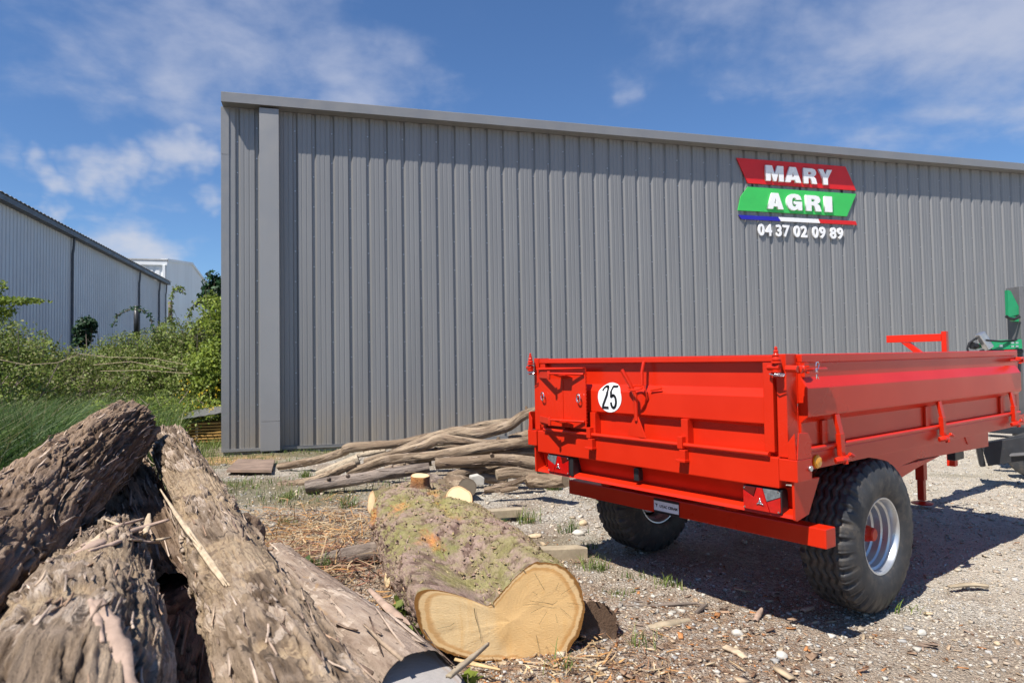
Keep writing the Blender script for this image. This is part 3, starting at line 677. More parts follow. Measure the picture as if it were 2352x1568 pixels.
def strokes(name, polys, th, fx, parent, mat):
    """lettering as flat strokes laid on a surface; polys in local 2d, fx maps (x, y) to 3d"""
    m_ = MB()
    for pl in polys:
        for (x0, y0), (x1, y1) in zip(pl, pl[1:]):
            n_ = max(1, int(math.hypot(x1 - x0, y1 - y0) / .006)); dx, dy = x1 - x0, y1 - y0; l_ = math.hypot(dx, dy) or 1
            px, py = -dy / l_ * th / 2, dx / l_ * th / 2; ex, ey = dx / l_ * th * .28, dy / l_ * th * .28
            for i in range(n_):
                a, b_ = i / n_, (i + 1) / n_
                xa, ya = x0 + dx * a - (ex if i == 0 else 0), y0 + dy * a - (ey if i == 0 else 0); xb, yb = x0 + dx * b_ + (ex if i == n_ - 1 else 0), y0 + dy * b_ + (ey if i == n_ - 1 else 0)
                m_.face([fx(xa + px, ya + py), fx(xb + px, yb + py), fx(xb - px, yb - py), fx(xa - px, ya - py)])
    return m_.build(name, mat, parent, fix=False)
def arc(cx, cy, rx, ry, a0, a1, n=10): return [(cx + rx * math.cos(R(a)), cy + ry * math.sin(R(a))) for a in np.linspace(a0, a1, n)]
two = arc(.0, .113, .022, .026, 175, -10, 12) + [(.017, .086), (-.018, .020), (-.023, .001), (.025, .001)]
five = [(.021, .139), (-.018, .139), (-.021, .074)] + arc(.0, .043, .0225, .040, 118, -165, 16)
strokes('numeral', [two], .0175, lambda x, y: (-(cu_ + .038) + x, tgv(cw - .068 + y) - .0045, cw - .068 + y), st, M['ink'])
strokes('numeral', [five], .0175, lambda x, y: (-(cu_ - .036) + x, tgv(cw - .068 + y) - .0045, cw - .068 + y), st, M['ink'])
# tail lights
def lamp(u0, u1, w0, w1, flip):
    m_ = MB(); ub(m_, u0, u1, .000, .062, w0, w1); body = m_.build('tail_light', M['black'], tr, .006)
    W_, Hh = u1 - u0, w1 - w0
    def q(pts): return [(-(u0 + (1 - x if not flip else x) * W_), -.006, w0 + y * Hh) for x, y in pts]
    def lens(name, pts, mat, d=.008):
        p = q(pts); MB().prism(p, (0, d, 0)).build(name, mat, body, .0012)
    lens('red_lens', [(.02, .03), (.70, .03), (.52, .97), (.38, .97), (.30, .56), (.02, .80)], M['lensred'])
    lens('dark_lens', [(.02, .97), (.36, .97), (.29, .60), (.02, .83)], M['lensdark'], .0075)
    lens('clear_lens', [(.54, .97), (.92, .97), (.98, .88), (.98, .72), (.63, .46)], M['lensclear'])
    lens('brake_lens', [(.64, .43), (.98, .69), (.98, .10), (.92, .03), (.72, .03)], M['lensred'], .0078)
    tri = [(.47, .56), (.385, .30), (.555, .30)]
    p = q(tri); p2 = [(a, b_ - .004, c_) for a, b_, c_ in p]
    m2 = MB(); ctr = Vector(p2[0]) + Vector(p2[1]) + Vector(p2[2]); ctr /= 3
    for i in range(3): m2.tube([p2[i], ctr.lerp(Vector(p2[i]), .45)], .003, 6); m2.tube([ctr.lerp(Vector(p2[i]), .55), ctr.lerp(Vector(p2[(i + 1) % 3]), .55)], .0028, 6)
    m2.build('emblem', M['chrome'], body)
    m3 = MB()
    for x, y in ((.05, .90), (.05, .10), (.93, .10), (.93, .93)):
        a = q([(x, y)])[0]; m3.tube([(a[0], -.009, a[2]), (a[0], .0, a[2])], .0045, 8)
    m3.build('lens_screw', M['chrome'], body)
lamp(.098, .322, .676, .802, False); lamp(1.705, 1.935, .678, .804, True)
ub(MB(), 1.668, 1.700, .0, .075, .675, .80).build('lamp_guard', M['black'], tr, .003)
ub(MB(), 1.085, 1.125, .02, .065, .715, .795).build('rubber_buffer', M['black'], tr, .006)
# under-run bar with approval plate
bar = ub(MB(), -.060, 1.86, .130, .225, .512, .612).build('underrun_bar', M['red'], tr, .006)
for u in (.5, 1.5): ub(MB(), u - .04, u + .04, .14, .21, .613, .72).build('bar_bracket', M['red'], tr, .003)
pl_ = ub(MB(), .858, 1.056, .1255, .1285, .514, .604).build('approval_plate', M['black'], bar, .001)
pw = ub(MB(), .860, 1.054, .1235, .1250, .530, .590).build('plate_face', M['stick'], pl_)
def utext(txt, size, uc, w_, v, parent, mat, sx=1.0, bold=0):
    me = text_mesh('lettering', txt, size, .0006, bold)
    for p in me.vertices: p.co = (-uc + p.co.x * sx, v - p.co.z, w_ + p.co.y)
    me.materials.clear(); return link('lettering', me, mat, parent)
utext('UTAC CERAM', .0225, .938, .552, .1228, pl_, M['ink'], 1.0, .0008)
MB().prism(up_([(1.049, .1228, .572), (1.024, .1228, .572), (1.033, .1228, .548), (1.034, .1228, .564)]), (0, .0004, 0)).build('logo_arrow', M['ink'], pl_)
utext('APPROVED TEST', .009, .955, .594, .1250, pl_, M['stick']) if False else None
# side walls
SD = [(.040, 1.447), (.040, 1.372), (.010, 1.322), (.006, 1.314), (.006, 1.178), (.010, 1.170), (.046, 1.138), (.046, 1.004)]
side_r = folded(SD, .112, 3.26, 'v', 'side_wall', th=.062)
ub(MB(), .033, .064, .112, 3.26, 1.448, 1.490).build('top_rail', M['red'], side_r, .005)
ub(MB(), .020, .040, .114, .160, 1.374, 1.446).build('end_stile', M['red'], side_r, .002)
ub(MB(), .022, .052, .125, 3.25, .986, 1.003).build('rod_shelf', M['red'], tr, .002)
MB().tube(up_([(.020, .135, 1.004), (.020, 3.24, 1.004)]), .012, 12).build('hinge_rod', M['red'], tr)
ub(MB(), .030, .100, .116, 3.40, .895, .984).build('side_rail', M['red'], tr, .004)
for v in (.400, 1.715, 3.035):
    m_ = MB(); m_.prism(up_([(.004, v - .020, 1.168), (.004, v + .022, 1.168), (-.012, v + .034, 1.06), (-.012, v - .006, 1.06)]), (-.020, 0, 0))
    m_.prism(up_([(-.014, v - .010, 1.065), (-.014, v + .036, 1.065), (-.012, v + .044, .945), (-.012, v + .004, .945)]), (-.028, 0, 0))
    m_.tube(up_([(.0, v - .045, .925), (-.018, v - .020, .930), (-.022, v + .03, .928), (-.004, v + .075, .938)]), [.016, .020, .018, .012], 8)
    m_.tube(up_([(-.022, v + .01, .945), (-.030, v + .01, .905)]), .014, 8); m_.tube(up_([(-.03, v + .05, .955), (-.035, v + .085, .940)]), .010, 8)
    m_.build('side_hinge', M['red'], tr, .002)
for v in (.29, 1.56, 2.88): ub(MB(), .030, .045, v, v + .05, 1.006, 1.140).build('stiffener', M['red'], side_r, .002)
ub(MB(), .045, .115, 3.262, 3.33, .90, 1.494).build('corner_post', M['red'], tr, .004); ub(MB(), 2.01, 2.075, 3.262, 3.33, .90, 1.494).build('corner_post', M['red'], tr, .004)
ub(MB(), 2.02, 2.075, .112, 3.26, 1.004, 1.490).build('side_wall', M['red'], tr, .004)
ub(MB(), .12, 2.005, 3.27, 3.32, .99, 1.490).build('front_wall', M['red'], tr, .004)
ub(MB(), .105, 2.03, .055, 3.40, .935, .965).build('bed_floor', M['red'], tr, .002)
ub(MB(), 2.03, 2.10, .116, 3.40, .895, .984).build('side_rail', M['red'], tr, .004)
a_ = MB().lathe([(.036, 0), (.035, .008), (.027, .015), (0, .018)], (-.0295, .222, .932), (1, 0, 0), 20)
a_.build('amber_reflector', M['orange'], tr)
# ladder-like frame at the headboard
m_ = MB(); ub(m_, .555, .595, 3.335, 3.385, .95, 1.665); ub(m_, .596, 1.050, 3.335, 3.385, 1.580, 1.645)
m_.prism(up_([(.86, 3.34, 1.578), (.93, 3.34, 1.578), (.78, 3.34, 1.45), (.71, 3.34, 1.45)]), (0, .04, 0))
m_.build('headboard_frame', M['red'], tr, .004)
# spring latches
def spring_latch(u, sgn):
    b0 = (-u, -.045, 0)
    m_ = MB(); z0 = 1.455
    m_.lathe([(.002, .078), (.007, .074), (.009, .066), (.006, .062), (.012, .056), (.013, .050), (.009, .046), (.016, .038), (.017, .032), (.011, .028), (.020, .018), (.021, .010), (.012, .006), (.026, .0), (.026, -.006), (.010, -.010), (.010, -.040), (.024, -.044), (.024, -.052), (.006, -.060)], (-u, -.045, z0), (0, 0, 1), 14)
    m_.tube([(-u - .05, -.03, z0 - .03), (-u - .02, -.045, z0 - .028), (-u + .02, -.045, z0 - .028)], .016, 10)
    ub(m_, u - .016, u + .030, -.040, -.001, 1.375, 1.392)
    o = m_.build('spring_latch', M['red'], tr)
    MB().tube([(-u - .03, -.06, 1.395), (-u + .0, -.07, 1.388), (-u + .045, -.055, 1.384), (-u + .05, -.05, 1.392), (-u, -.062, 1.397)], .003, 6).build('wire_clip', M['chrome'], o)
spring_latch(.080, 1); spring_latch(2.060, -1)
def side_latch(v, d):
    m_ = MB()
    m_.tube(up_([(.04, v - .02 * d, 1.420), (-.02, v - .018 * d, 1.418)]), .018, 10)
    m_.lathe([(.004, 0), (.020, .004), (.022, .018), (.012, .026), (.020, .034), (.020, .046), (.010, .052)], (.010, v, 1.416), (0, d, 0), 10)
    m_.prism(up_([(-.022, v + .05 * d, 1.434), (-.022, v + .135 * d, 1.430), (-.022, v + .135 * d, 1.422), (-.022, v + .05 * d, 1.426)]), (.020, 0, 0))
    m_.prism(up_([(-.022, v + .05 * d, 1.404), (-.022, v + .135 * d, 1.396), (-.022, v + .135 * d, 1.388), (-.022, v + .05 * d, 1.394)]), (.020, 0, 0))
    m_.tube(up_([(-.012, v + .04 * d, 1.412), (-.014, v + .26 * d, 1.414), (-.014, v + .275 * d, 1.414)]), [.007, .008, .003], 8)
    o = m_.build('side_latch', M['red'], tr, .0)
    p = [(v + .135, 1.365), (v + .132, 1.43), (v + .138, 1.448), (v + .155, 1.450), (v + .165, 1.436), (v + .155, 1.418), (v + .143, 1.408), (v + .150, 1.392), (v + .142, 1.380), (v + .158, 1.364)]
    if d > 0: MB().tube(up_([(-.030, a, b_) for a, b_ in p]), .0030, 6).build('r_clip', M['chrome'], o)
side_latch(.0, 1); side_latch(3.25, -1)
# chassis beams, gussets, axle
for u in (.40, 1.66):
    MB().prism(up_([(u, .25, .893), (u, .25, .76), (u, 1.0, .665), (u, 1.85, .655), (u, 2.33, .690), (u, 2.76, .675), (u, 3.74, .655), (u, 3.74, .893)]), (-.055, 0, 0)).build('chassis_beam', M['red'], tr, .003)
    MB().prism(up_([(u + .006, 1.2, .663), (u + .006, 1.70, .555), (u + .006, 2.05, .580), (u + .006, 2.33, .625), (u + .006, 2.74, .672)]), (-.045, 0, 0)).build('beam_gusset', M['red'], tr, .002)
for v in (.6, 1.8, 2.9): ub(MB(), .456, 1.66, v, v + .08, .74, .893).build('cross_beam', M['red'], tr, .003)
MB().tube(up_([(.12, .93, .425), (1.95, .93, .425)]), .045, 14).build('axle', M['red'], tr)
for u in (.47, 1.63): ub(MB(), u - .05, u + .05, .86, 1.0, .43, .70).build('axle_bracket', M['red'], tr, .004)
ub(MB(), .98, 1.12, 1.6, 5.9, .60, .74).build('drawbar', M['red'], tr, .005)
jk = ub(ub(MB(), 1.085, 1.165, 4.12, 4.20, .22, .62), 1.095, 1.155, 4.13, 4.19, .02, .22).build('jack_leg', M['red'], tr, .004)
MB().lathe([(0, -.045), (.095, -.045), (.10, -.035), (.03, -.018), (0, -.018)], (-1.125, 4.16, .03), (0, 0, 1), 20).build('foot_plate', M['red'], jk)
ub(MB(), 1.12, 1.20, 4.98, 5.06, .26, .62).build('support_leg', M['red'], tr, .006)
ub(MB(), 1.02, 1.10, 4.72, 4.95, .36, .60).build('tool_box', M['black'], tr, .008)
MB().tube(up_([(.42, 1.9, .60), (.6, 2.1, .52), (.9, 2.8, .50), (1.1, 4.0, .56)]), .008, 8).build('hydraulic_hose', M['black'], tr)
MB().tube(up_([(.9, 3.75, .70), (.88, 3.95, .60), (.85, 4.15, .58), (.82, 4.25, .70)]), .012, 8).build('hydraulic_hose', M['black'], tr)
MB().tube(up_([(.40, 3.2, .80), (.40, 3.27, .72)]), .008, 6).tube(up_([(.42, 3.5, .86), (.42, 3.62, .70)]), .014, 8).build('handle', M['red'], tr)

# wheels
def wheel(uc, outward):
    """outward = -1: outer face towards smaller u"""
    R0, hw = .445, .160; segs = 144
    prof = [(.218, -.135), (.235, -.150), (.262, -.158), (.31, -.163), (.355, -.158), (.395, -.146), (.420, -.134), (.434, -.122)]
    rows = prof + [(.441, -.112), (.4445, -.070), (.445, -.062), (.445, -.030), (.445, -.022), (.445, .022), (.445, .030), (.445, .062), (.4445, .070), (.441, .112)] + [(r_, -h_) for r_, h_ in prof[::-1]]
    # finer tread grid
    hs = np.concatenate([[h_ for r_, h_ in prof], np.linspace(-.118, .118, 64), [-h_ for r_, h_ in prof[::-1]]])
    rs = np.concatenate([[r_ for r_, h_ in prof], .445 - .006 * (np.abs(np.linspace(-.118, .118, 64)) / .118) ** 3, [r_ for r_, h_ in prof[::-1]]])
    th = np.linspace(0, 2 * np.pi, segs * 3, endpoint=False)
    T_, Hh = np.meshgrid(th, hs, indexing='ij'); Rr = np.tile(rs, (len(th), 1)).copy()
    zig = .010 * np.abs(((T_ * 30 / (2 * np.pi)) % 1) * 2 - 1) * 2 - .010
    for gc_ in (-.066, -.022, .022, .066):
        d = np.abs(Hh - gc_ - zig); Rr -= np.where((np.abs(Hh) < .119), .016 * np.clip(1 - (d / .0085) ** 6, 0, 1), 0)
    # shoulder lugs: radial notches over the shoulder
    ph = (T_ * 30 / (2 * np.pi)) % 1; sh = np.clip((np.abs(Hh) - .088) / .012, 0, 1) * np.clip((Rr - .385) / .02, 0, 1)
    Rr -= sh * .022 * np.clip(1 - (np.abs(ph - .5) / .18) ** 8, 0, 1)
    Rr -= sh * .007 * np.clip(1 - (np.abs(ph - .12) / .05) ** 4, 0, 1)
    # moulded rings on the side wall
    side = (np.abs(Hh) > .14) & (Rr < .40)
    X = Hh * 1.0; X = X + np.where(side, np.sign(Hh) * .0015 * (np.sin(Rr * 420) > .7), 0)
    Vv = np.stack([-uc + X * 1.0, .93 + Rr * np.cos(T_), .425 + Rr * np.sin(T_)], -1)
    flat = np.clip(-.012 - (Vv[..., 2]), 0, 1); Vv[..., 2] += flat * .6
    a, bb = Vv.shape[:2]; idx = np.arange(a * bb).reshape(a, bb)
    Fq = np.stack([idx[:, :-1], np.roll(idx, -1, 0)[:, :-1], np.roll(idx, -1, 0)[:, 1:], idx[:, 1:]], -1).reshape(-1, 4)
    root_ = empty('wheel'); root_.parent = tr
    ty = mesh_np('tyre', Vv.reshape(-1, 3), Fq, M['rubber'], root_, smooth=True)
    ax = Vector((-outward * -1, 0, 0)) if False else Vector((1 if outward < 0 else -1, 0, 0))
    o = (-uc, .93, .425)
    # ax points to the outside
    rim = MB().lathe([(.222, .128), (.226, .136), (.221, .142), (.213, .140), (.206, .128), (.200, .098), (.188, .090), (.186, .058), (.176, .050), (.174, .012), (.160, .004), (.157, -.044),
                      (.150, -.050), (.125, -.040), (.100, -.036), (.085, -.034), (.070, -.034), (.0, -.034)], o, ax, 64)
    rim.lathe([(.222, -.128), (.226, -.136), (.221, -.142), (.213, -.140), (.204, -.128), (.200, -.095), (.180, -.080), (.178, -.030)], o, ax, 64)
    rim.build('rim', M['silver'], root_)
    hb_ = MB().lathe([(.0, .100), (.030, .100), (.038, .094), (.041, .070), (.047, .062), (.050, .020), (.062, .010), (.066, -.034)], o, ax, 28)
    u_ = ax.orthogonal().normalized(); w2 = ax.cross(u_)
    for k in range(5):
        a = 2 * math.pi * k / 5 + .5; p = Vector(o) + u_ * math.cos(a) * .088 + w2 * math.sin(a) * .088
        hb_.lathe([(0, .004), (.010, .003), (.011, -.010), (.015, -.012), (.015, -.030)], p, ax, 6, smooth=False)
    hb_.build('hub', M['red'], root_)
wheel(.175, -1); wheel(1.84, 1)

# ------------------------------------------------------------------ logs
def catmull(P, n):
    P = np.asarray(P, float); m_ = len(P)
    if m_ == 2: tt = np.linspace(0, 1, n)[:, None]; return P[0] * (1 - tt) + P[1] * tt
    Q = np.vstack([2 * P[0] - P[1], P, 2 * P[-1] - P[-2]]); out = []
    for x in np.linspace(0, m_ - 1 - 1e-9, n):
        i = int(x); f = x - i; a, b_, c_, d = Q[i:i + 4]
        out.append(.5 * (2 * b_ + (c_ - a) * f + (2 * a - 5 * b_ + 4 * c_ - d) * f * f + (3 * b_ - a - 3 * c_ + d) * f ** 3))
    return np.array(out)
def frames(Cn):
    T_ = np.gradient(Cn, axis=0); T_ /= np.linalg.norm(T_, axis=1)[:, None]
    ref = np.array([0, 0, 1.0]); A = []; B = []
    for t_ in T_:
        a = ref - t_ * (ref @ t_)
        if np.linalg.norm(a) < .2: a = np.cross(t_, [1, 0, 0])
        a /= np.linalg.norm(a); ref = a; A.append(a); B.append(np.cross(t_, a))
    return T_, np.array(A), np.array(B)
def flakes(name, base, nrm, tan, size, cols, parent, mat='flake', lift=.4, thick=.003, asp=1.0):
    """thin curved plates standing off a surface"""
    n = len(base); L_ = size * rng.uniform(.8, 2.6, n) * asp; W_ = size * rng.uniform(.35, .9, n) / asp ** .6
    tan = tan - nrm * (tan * nrm).sum(1)[:, None]; tan /= np.linalg.norm(tan, axis=1)[:, None] + 1e-9
    bt = np.cross(nrm, tan); a = rng.normal(0, .35 / asp, n)[:, None]
    tt = tan * np.cos(a) + bt * np.sin(a); bb = np.cross(nrm, tt)
    lf = rng.uniform(.05, lift, n); sg = rng.choice([-1, 1], n); V_ = []; C_ = []
    for lay in (0, 1):
        for i, u in enumerate((-.5, 0, .5)):
            for w_ in (-.5, 0, .5):
                wd = W_ * (1, .95, .6)[i] if True else W_
                p = base + tt * (u * L_ * sg)[:, None] + bb * (w_ * wd)[:, None] + nrm * (((u + .5) ** 2 * lf * L_) + .25 * W_ * (w_ * 2) ** 2 * rng.uniform(-.3, .8, n) + .002 - lay * thick)[:, None]
                p = p + rng.normal(0, 1, (n, 3)) * (size * .06)
                V_.append(p)
    V_ = np.stack(V_, 1)  # n,18,3
    q = []
    for i in range(2):
        for j in range(2):
            a0 = i * 3 + j; q.append((a0, a0 + 3, a0 + 4, a0 + 1)); q.append((a0 + 9, a0 + 10, a0 + 13, a0 + 12))
    for e in ((0, 1), (1, 2), (2, 5), (5, 8), (8, 7), (7, 6), (6, 3), (3, 0)): q.append((e[0], e[1], e[1] + 9, e[0] + 9))
    q = np.array(q); Fq = (np.arange(n)[:, None, None] * 18 + q[None]).reshape(-1, 4)
    c_ = cols[rng.integers(0, len(cols), n)] * rng.uniform(.7, 1.25, (n, 1)); C_ = np.repeat(c_, 18, 0)
    o = mesh_np(name, V_.reshape(-1, 3), Fq, M[mat], parent, attrs={'col': np.clip(C_, 0, 1)}); o['kind'] = 'stuff'; return o
BARKC = np.array([(.36, .27, .21), (.46, .36, .29), (.26, .19, .15), (.54, .43, .35), (.40, .27, .19), (.20, .14, .11), (.50, .38, .28)])
def cap(name, ring, mat, parent, out, depth=0.0, seed=0):
    """cut face with saw marks; ring (n,3) in world space"""
    c_ = ring.mean(0); n = len(ring); V_ = []; rim = []
    ks = [0, .12, .3, .5, .68, .82, .92, 1.0]
    for k in ks[1:]:
        p = c_ + (ring - c_) * k; p = p + out * ((fbm(p * 14, 3, seed) - .5) * .010 * (1 - k ** 4))[:, None]; V_.append(p); rim += [k] * n
    V_ = np.vstack([c_[None]] + V_); rim = [0] + rim; F_ = []
    tri = []
    idx = np.arange(n)
    for j in range(len(ks) - 2):
        a = 1 + j * n + idx; b_ = 1 + j * n + (idx + 1) % n; F_.append(np.stack([a, b_, b_ + n, a + n], 1))
    F_ = np.vstack(F_); c0_ = np.stack([np.zeros(n, int), 1 + idx, 1 + (idx + 1) % n, 1 + (idx + 1) % n], 1)
    o = mesh_np(name, V_ - c_, F_, mat, None, attrs={'rim': np.array(rim)})
    me = o.data; bm = bmesh.new(); bm.from_mesh(me); bm.verts.ensure_lookup_table()
    for k in range(n): bm.faces.new((bm.verts[0], bm.verts[1 + k], bm.verts[1 + (k + 1) % n]))
    bmesh.ops.recalc_face_normals(bm, faces=bm.faces[:])
    avg = sum((f.normal for f in bm.faces), Vector())
    if avg.dot(Vector(out)) < 0: bmesh.ops.reverse_faces(bm, faces=bm.faces[:])
    bm.to_mesh(me); bm.free(); o.location = c_; o.parent = parent
    return o
def log(name, pts, rad, mat, label, cat='log', group=None, ns=64, nr=None, amp=.02, fq=9., fl=2.2, lump=.12, cuts=('cuttan', 'cuttan'), bare=None, nfl=0, fsize=.03, seed=1, tilt=(None, None), flat=1.0, step=.02, lift=.4):
    pts = np.array(pts, float); length = np.linalg.norm(np.diff(pts, axis=0), axis=1).sum()
    nr = nr or int(length / step) + 2; Cn = catmull(pts, nr); rr = np.interp(np.linspace(0, 1, nr), np.linspace(0, 1, len(rad)), rad)
    T_, A, B = frames(Cn); s = np.r_[0, np.cumsum(np.linalg.norm(np.diff(Cn, axis=0), axis=1))]
    th = np.linspace(0, 2 * np.pi, ns, endpoint=False); S_, TH = np.meshgrid(s, th, indexing='ij')
    rm = float(np.mean(rr)); tw = TH + S_ * .25
    g = np.stack([np.cos(tw) * rm, S_, np.sin(tw) * rm], -1) + seed * 3.7
    low = fbm(g * np.array([3, 1.1, 3]), 3, seed) - .5
    q = fbm(g * np.array([fq, fl, fq]) + low[..., None] * 1.2, 5, seed + 5, .55); rid = 1 - np.abs(q * 2 - 1); rid = np.clip((rid - .45) / .55, 0, 1)
    fine = fbm(g * np.array([fq * 4.5, fl * 2.2, fq * 4.5]) + low[..., None] * 3, 4, seed + 9, .6) - .5
    stringy = 1 - np.abs(fbm(g * np.array([fq * 2.2, fl * .55, fq * 2.2]) + low[..., None] * 2.5, 3, seed + 19) * 2 - 1); stringy = np.clip((stringy - .5) * 2, 0, 1)
    br = np.zeros_like(rid) if bare is None else bare(S_ / s[-1], TH, g)
    r1 = fbm(g * np.array([fq * 1.15, fl * .9, fq * 1.15]) + low[..., None] * 1.5, 5, seed + 31, .6); r2q = fbm(g * np.array([fq * 1.9, fl * 1.3, fq * 1.9]) + 7.7, 5, seed + 37, .6)
    sm_ = lambda x, a, b_: np.clip((x - a) / (b_ - a), 0, 1) ** 2 * (3 - 2 * np.clip((x - a) / (b_ - a), 0, 1))
    p1, p2 = sm_(r1, .44, .49), sm_(r2q, .50, .54)
    disp = amp * (.50 * p1 + .38 * p2 - .45 + .5 * (q - .5) + .85 * fine - .40 * stringy ** 3)
    r3_ = fbm(g * np.array([fq * 1.7, fl * .8, fq * 1.7]) + low[..., None] * 2.2 + 3.3, 4, seed + 41, .55); c1_ = 1 - sm_(np.abs(r3_ - .5), .0, .030)
    disp = disp - amp * .9 * c1_ * (amp > .0115)
    rid = np.clip(.62 * p1 + .38 * p2 - .9 * c1_ * (amp > .0115), 0, 1)
    disp = disp * (1 - br * .72) - br * amp * .8
    Rr = rr[:, None] * (1 + lump * 2 * low) + disp
    P = Cn[:, None] + (A[:, None] * np.cos(TH)[..., None] * flat + B[:, None] * np.sin(TH)[..., None]) * Rr[..., None]
    for e, sl_ in ((0, tilt[0]), (1, tilt[1])):   # oblique saw cuts
        if sl_ is not None:
            k = 0 if e == 0 else -1; n_ = np.array(sl_, float); n_ /= np.linalg.norm(n_); t_ = T_[k]
            cnt = 14
            for i in range(cnt):
                kk = i if e == 0 else nr - 1 - i; w_ = (1 - i / cnt)
                d = ((Cn[k] - P[kk]) @ n_) / (t_ @ n_); d0 = ((Cn[k] - P[kk]) @ t_); P[kk] += t_[None] * ((d - d0) * w_)[:, None]
    root_ = empty(name, label=label, cat=cat, group=group)
    idx = np.arange(nr * ns).reshape(nr, ns)
    Fq = np.stack([idx[:-1], np.roll(idx, -1, 1)[:-1], np.roll(idx, -1, 1)[1:], idx[1:]], -1).reshape(-1, 4)
    mesh_np('bark' if name != 'pole' else 'pole_stem', P.reshape(-1, 3), Fq[:, ::-1], M[mat], root_, attrs={'grain': g.reshape(-1, 3), 'ridge': rid.ravel(), 'bare': br.ravel()}, smooth=True)
    if cuts[0]: cap('cut_end', P[0], M[cuts[0]], root_, -T_[0], seed=seed)
    if cuts[1]: cap('cut_end', P[-1], M[cuts[1]], root_, T_[-1], seed=seed)
    if nfl:
        ki = rng.integers(1, nr - 1, nfl * 3); kj = rng.integers(0, ns, nfl * 3); ok = br[ki, kj] < .4; ki, kj = ki[ok][:nfl], kj[ok][:nfl]
        bse = P[ki, kj]; nm = bse - Cn[ki]; nm /= np.linalg.norm(nm, axis=1)[:, None]
        flakes('bark_flakes', bse, nm, T_[ki], fsize, BARKC, root_, lift=lift * .35, asp=3.6)
    return root_, Cn, rr, T_
def Zr(px, rpx, r): return r * 1568.25 / rpx
def W3(l): return [at(x, y, Z) for x, y, Z in l]
def barenoise(lo, hi, seed, mask=lambda s, t: 1):
    def f(s, t, g): return np.clip((fbm(g * np.array([4, 1.6, 4]), 4, seed) - lo) / (hi - lo), 0, 1) * mask(s, t)
    return f
# big foreground pile
A_ = log('log', W3([(-560, 1880, 1.35), (-170, 1420, 2.0), (-40, 1290, 2.55), (90, 1160, 3.2), (205, 1060, 3.8), (300, 985, 4.45)]), [.24, .24, .235, .22, .21, .185], 'barkdark',
    'thick shaggy dark-barked log on top of the left pile, rising towards the bushes', ns=260, step=.008, amp=.026, fq=11, fl=2.0, nfl=800, fsize=.018, seed=3, cuts=('cuttan', 'cutgrey'), lift=.5)
log('log', W3([(385, 1400, 3.3), (330, 1230, 3.9), (290, 1120, 4.5), (262, 1040, 5.2)]), [.20, .20, .19, .18], 'barkdark', 'dark shaggy log underneath, between the top log and the pale torn one', ns=150, step=.014, amp=.024, fq=10, nfl=500, fsize=.028, seed=14, cuts=(None, 'cutgrey'))
C_ = log('log', W3([(-40, 2150, .95), (60, 1760, 1.25), (150, 1590, 1.55), (190, 1440, 2.0), (228, 1330, 2.6), (262, 1250, 3.4)]), [.225, .225, .222, .205, .185, .150], 'bark',
    'grey log at the bottom left corner with a bare yellowish patch and pink bark strip', ns=280, step=.007, amp=.023, fq=12, fl=1.5, nfl=300, fsize=.017, seed=21, lump=.07, cuts=(None, 'cuttan'), lift=.35,
    bare=lambda s, t, g: np.clip(np.clip((fbm(g * np.array([5, 3, 5]), 5, 33) - .52) / .02, 0, 1) * np.clip((.62 - s) / .06, 0, 1) * np.clip((s - .15) / .1, 0, 1) * np.clip(np.cos(t + .1) * 2.2 - .6, 0, 1), 0, 1))
B_ = log('log', W3([(760, 1800, 1.45), (640, 1540, 1.99), (575, 1400, 2.42), (518, 1285, 2.9), (478, 1195, 3.42), (446, 1120, 3.9), (405, 1045, 4.5), (384, 1012, 4.85)]), [.185, .178, .168, .156, .143, .135, .128, .122], 'bark',
    'long straight log of the left pile with torn yellow wood along its side', ns=280, step=.008, amp=.021, fq=12, fl=1.5, nfl=420, fsize=.017, seed=44, lump=.08, cuts=(None, 'cutgrey'), lift=.35,
    bare=lambda s, t, g: np.clip(np.clip((fbm(g * np.array([6, 2.4, 6]), 5, 51) - .50) / .02, 0, 1) * np.clip(1.3 - np.abs(s - .50) * 3.2, 0, 1) + np.clip((fbm(g * np.array([5, 2, 5]), 5, 57) - .53) / .02, 0, 1) * np.clip((.33 - s) / .05, 0, 1), 0, 1))
D_ = log('log', W3([(1000, 1640, 2.40), (890, 1535, 2.75), (800, 1455, 3.05), (735, 1395, 3.45), (680, 1335, 3.95), (640, 1285, 4.6)]), [.165, .168, .160, .148, .13, .115], 'debark',
    'smooth debarked greyish brown log lying on the ground right of the pile', ns=160, step=.012, amp=.009, fq=5, fl=.8, nfl=60, fsize=.035, seed=61, lump=.07, cuts=('cutash', 'cuttan'), tilt=((.30, -.45, .95), None))
log('log', W3([(360, 1700, 2.4), (400, 1500, 3.0), (430, 1350, 3.8), (440, 1250, 4.6)]), [.16, .16, .15, .14], 'barkdark', 'dark log deep in the shaded gap of the left pile', ns=90, step=.02, amp=.018, seed=71, nfl=200, cuts=(None, None))
log('log', [(-1.75, 1.5, .22), (-1.6, 3.0, .22), (-2.1, 5.2, .2)], [.22, .22, .2], 'barkdark', 'shaded bottom log of the left pile near the camera', ns=80, step=.025, amp=.02, seed=75, cuts=('cutgrey', 'cutgrey'))
log('log', [(-2.9, 2.2, .24), (-2.9, 3.6, .26), (-3.2, 5.4, .24)], [.24, .25, .22], 'barkdark', 'outer bottom log of the left pile beside the tall grass', ns=80, step=.025, amp=.02, seed=77, cuts=('cutgrey', 'cutgrey'))
log('log', [(-2.75, 3.9, .60), (-2.85, 5.0, .60)], [.2, .19], 'barkdark', 'short log under the far ends of the left pile', ns=80, step=.025, amp=.02, seed=79, cuts=('cutgrey', 'cutgrey'))
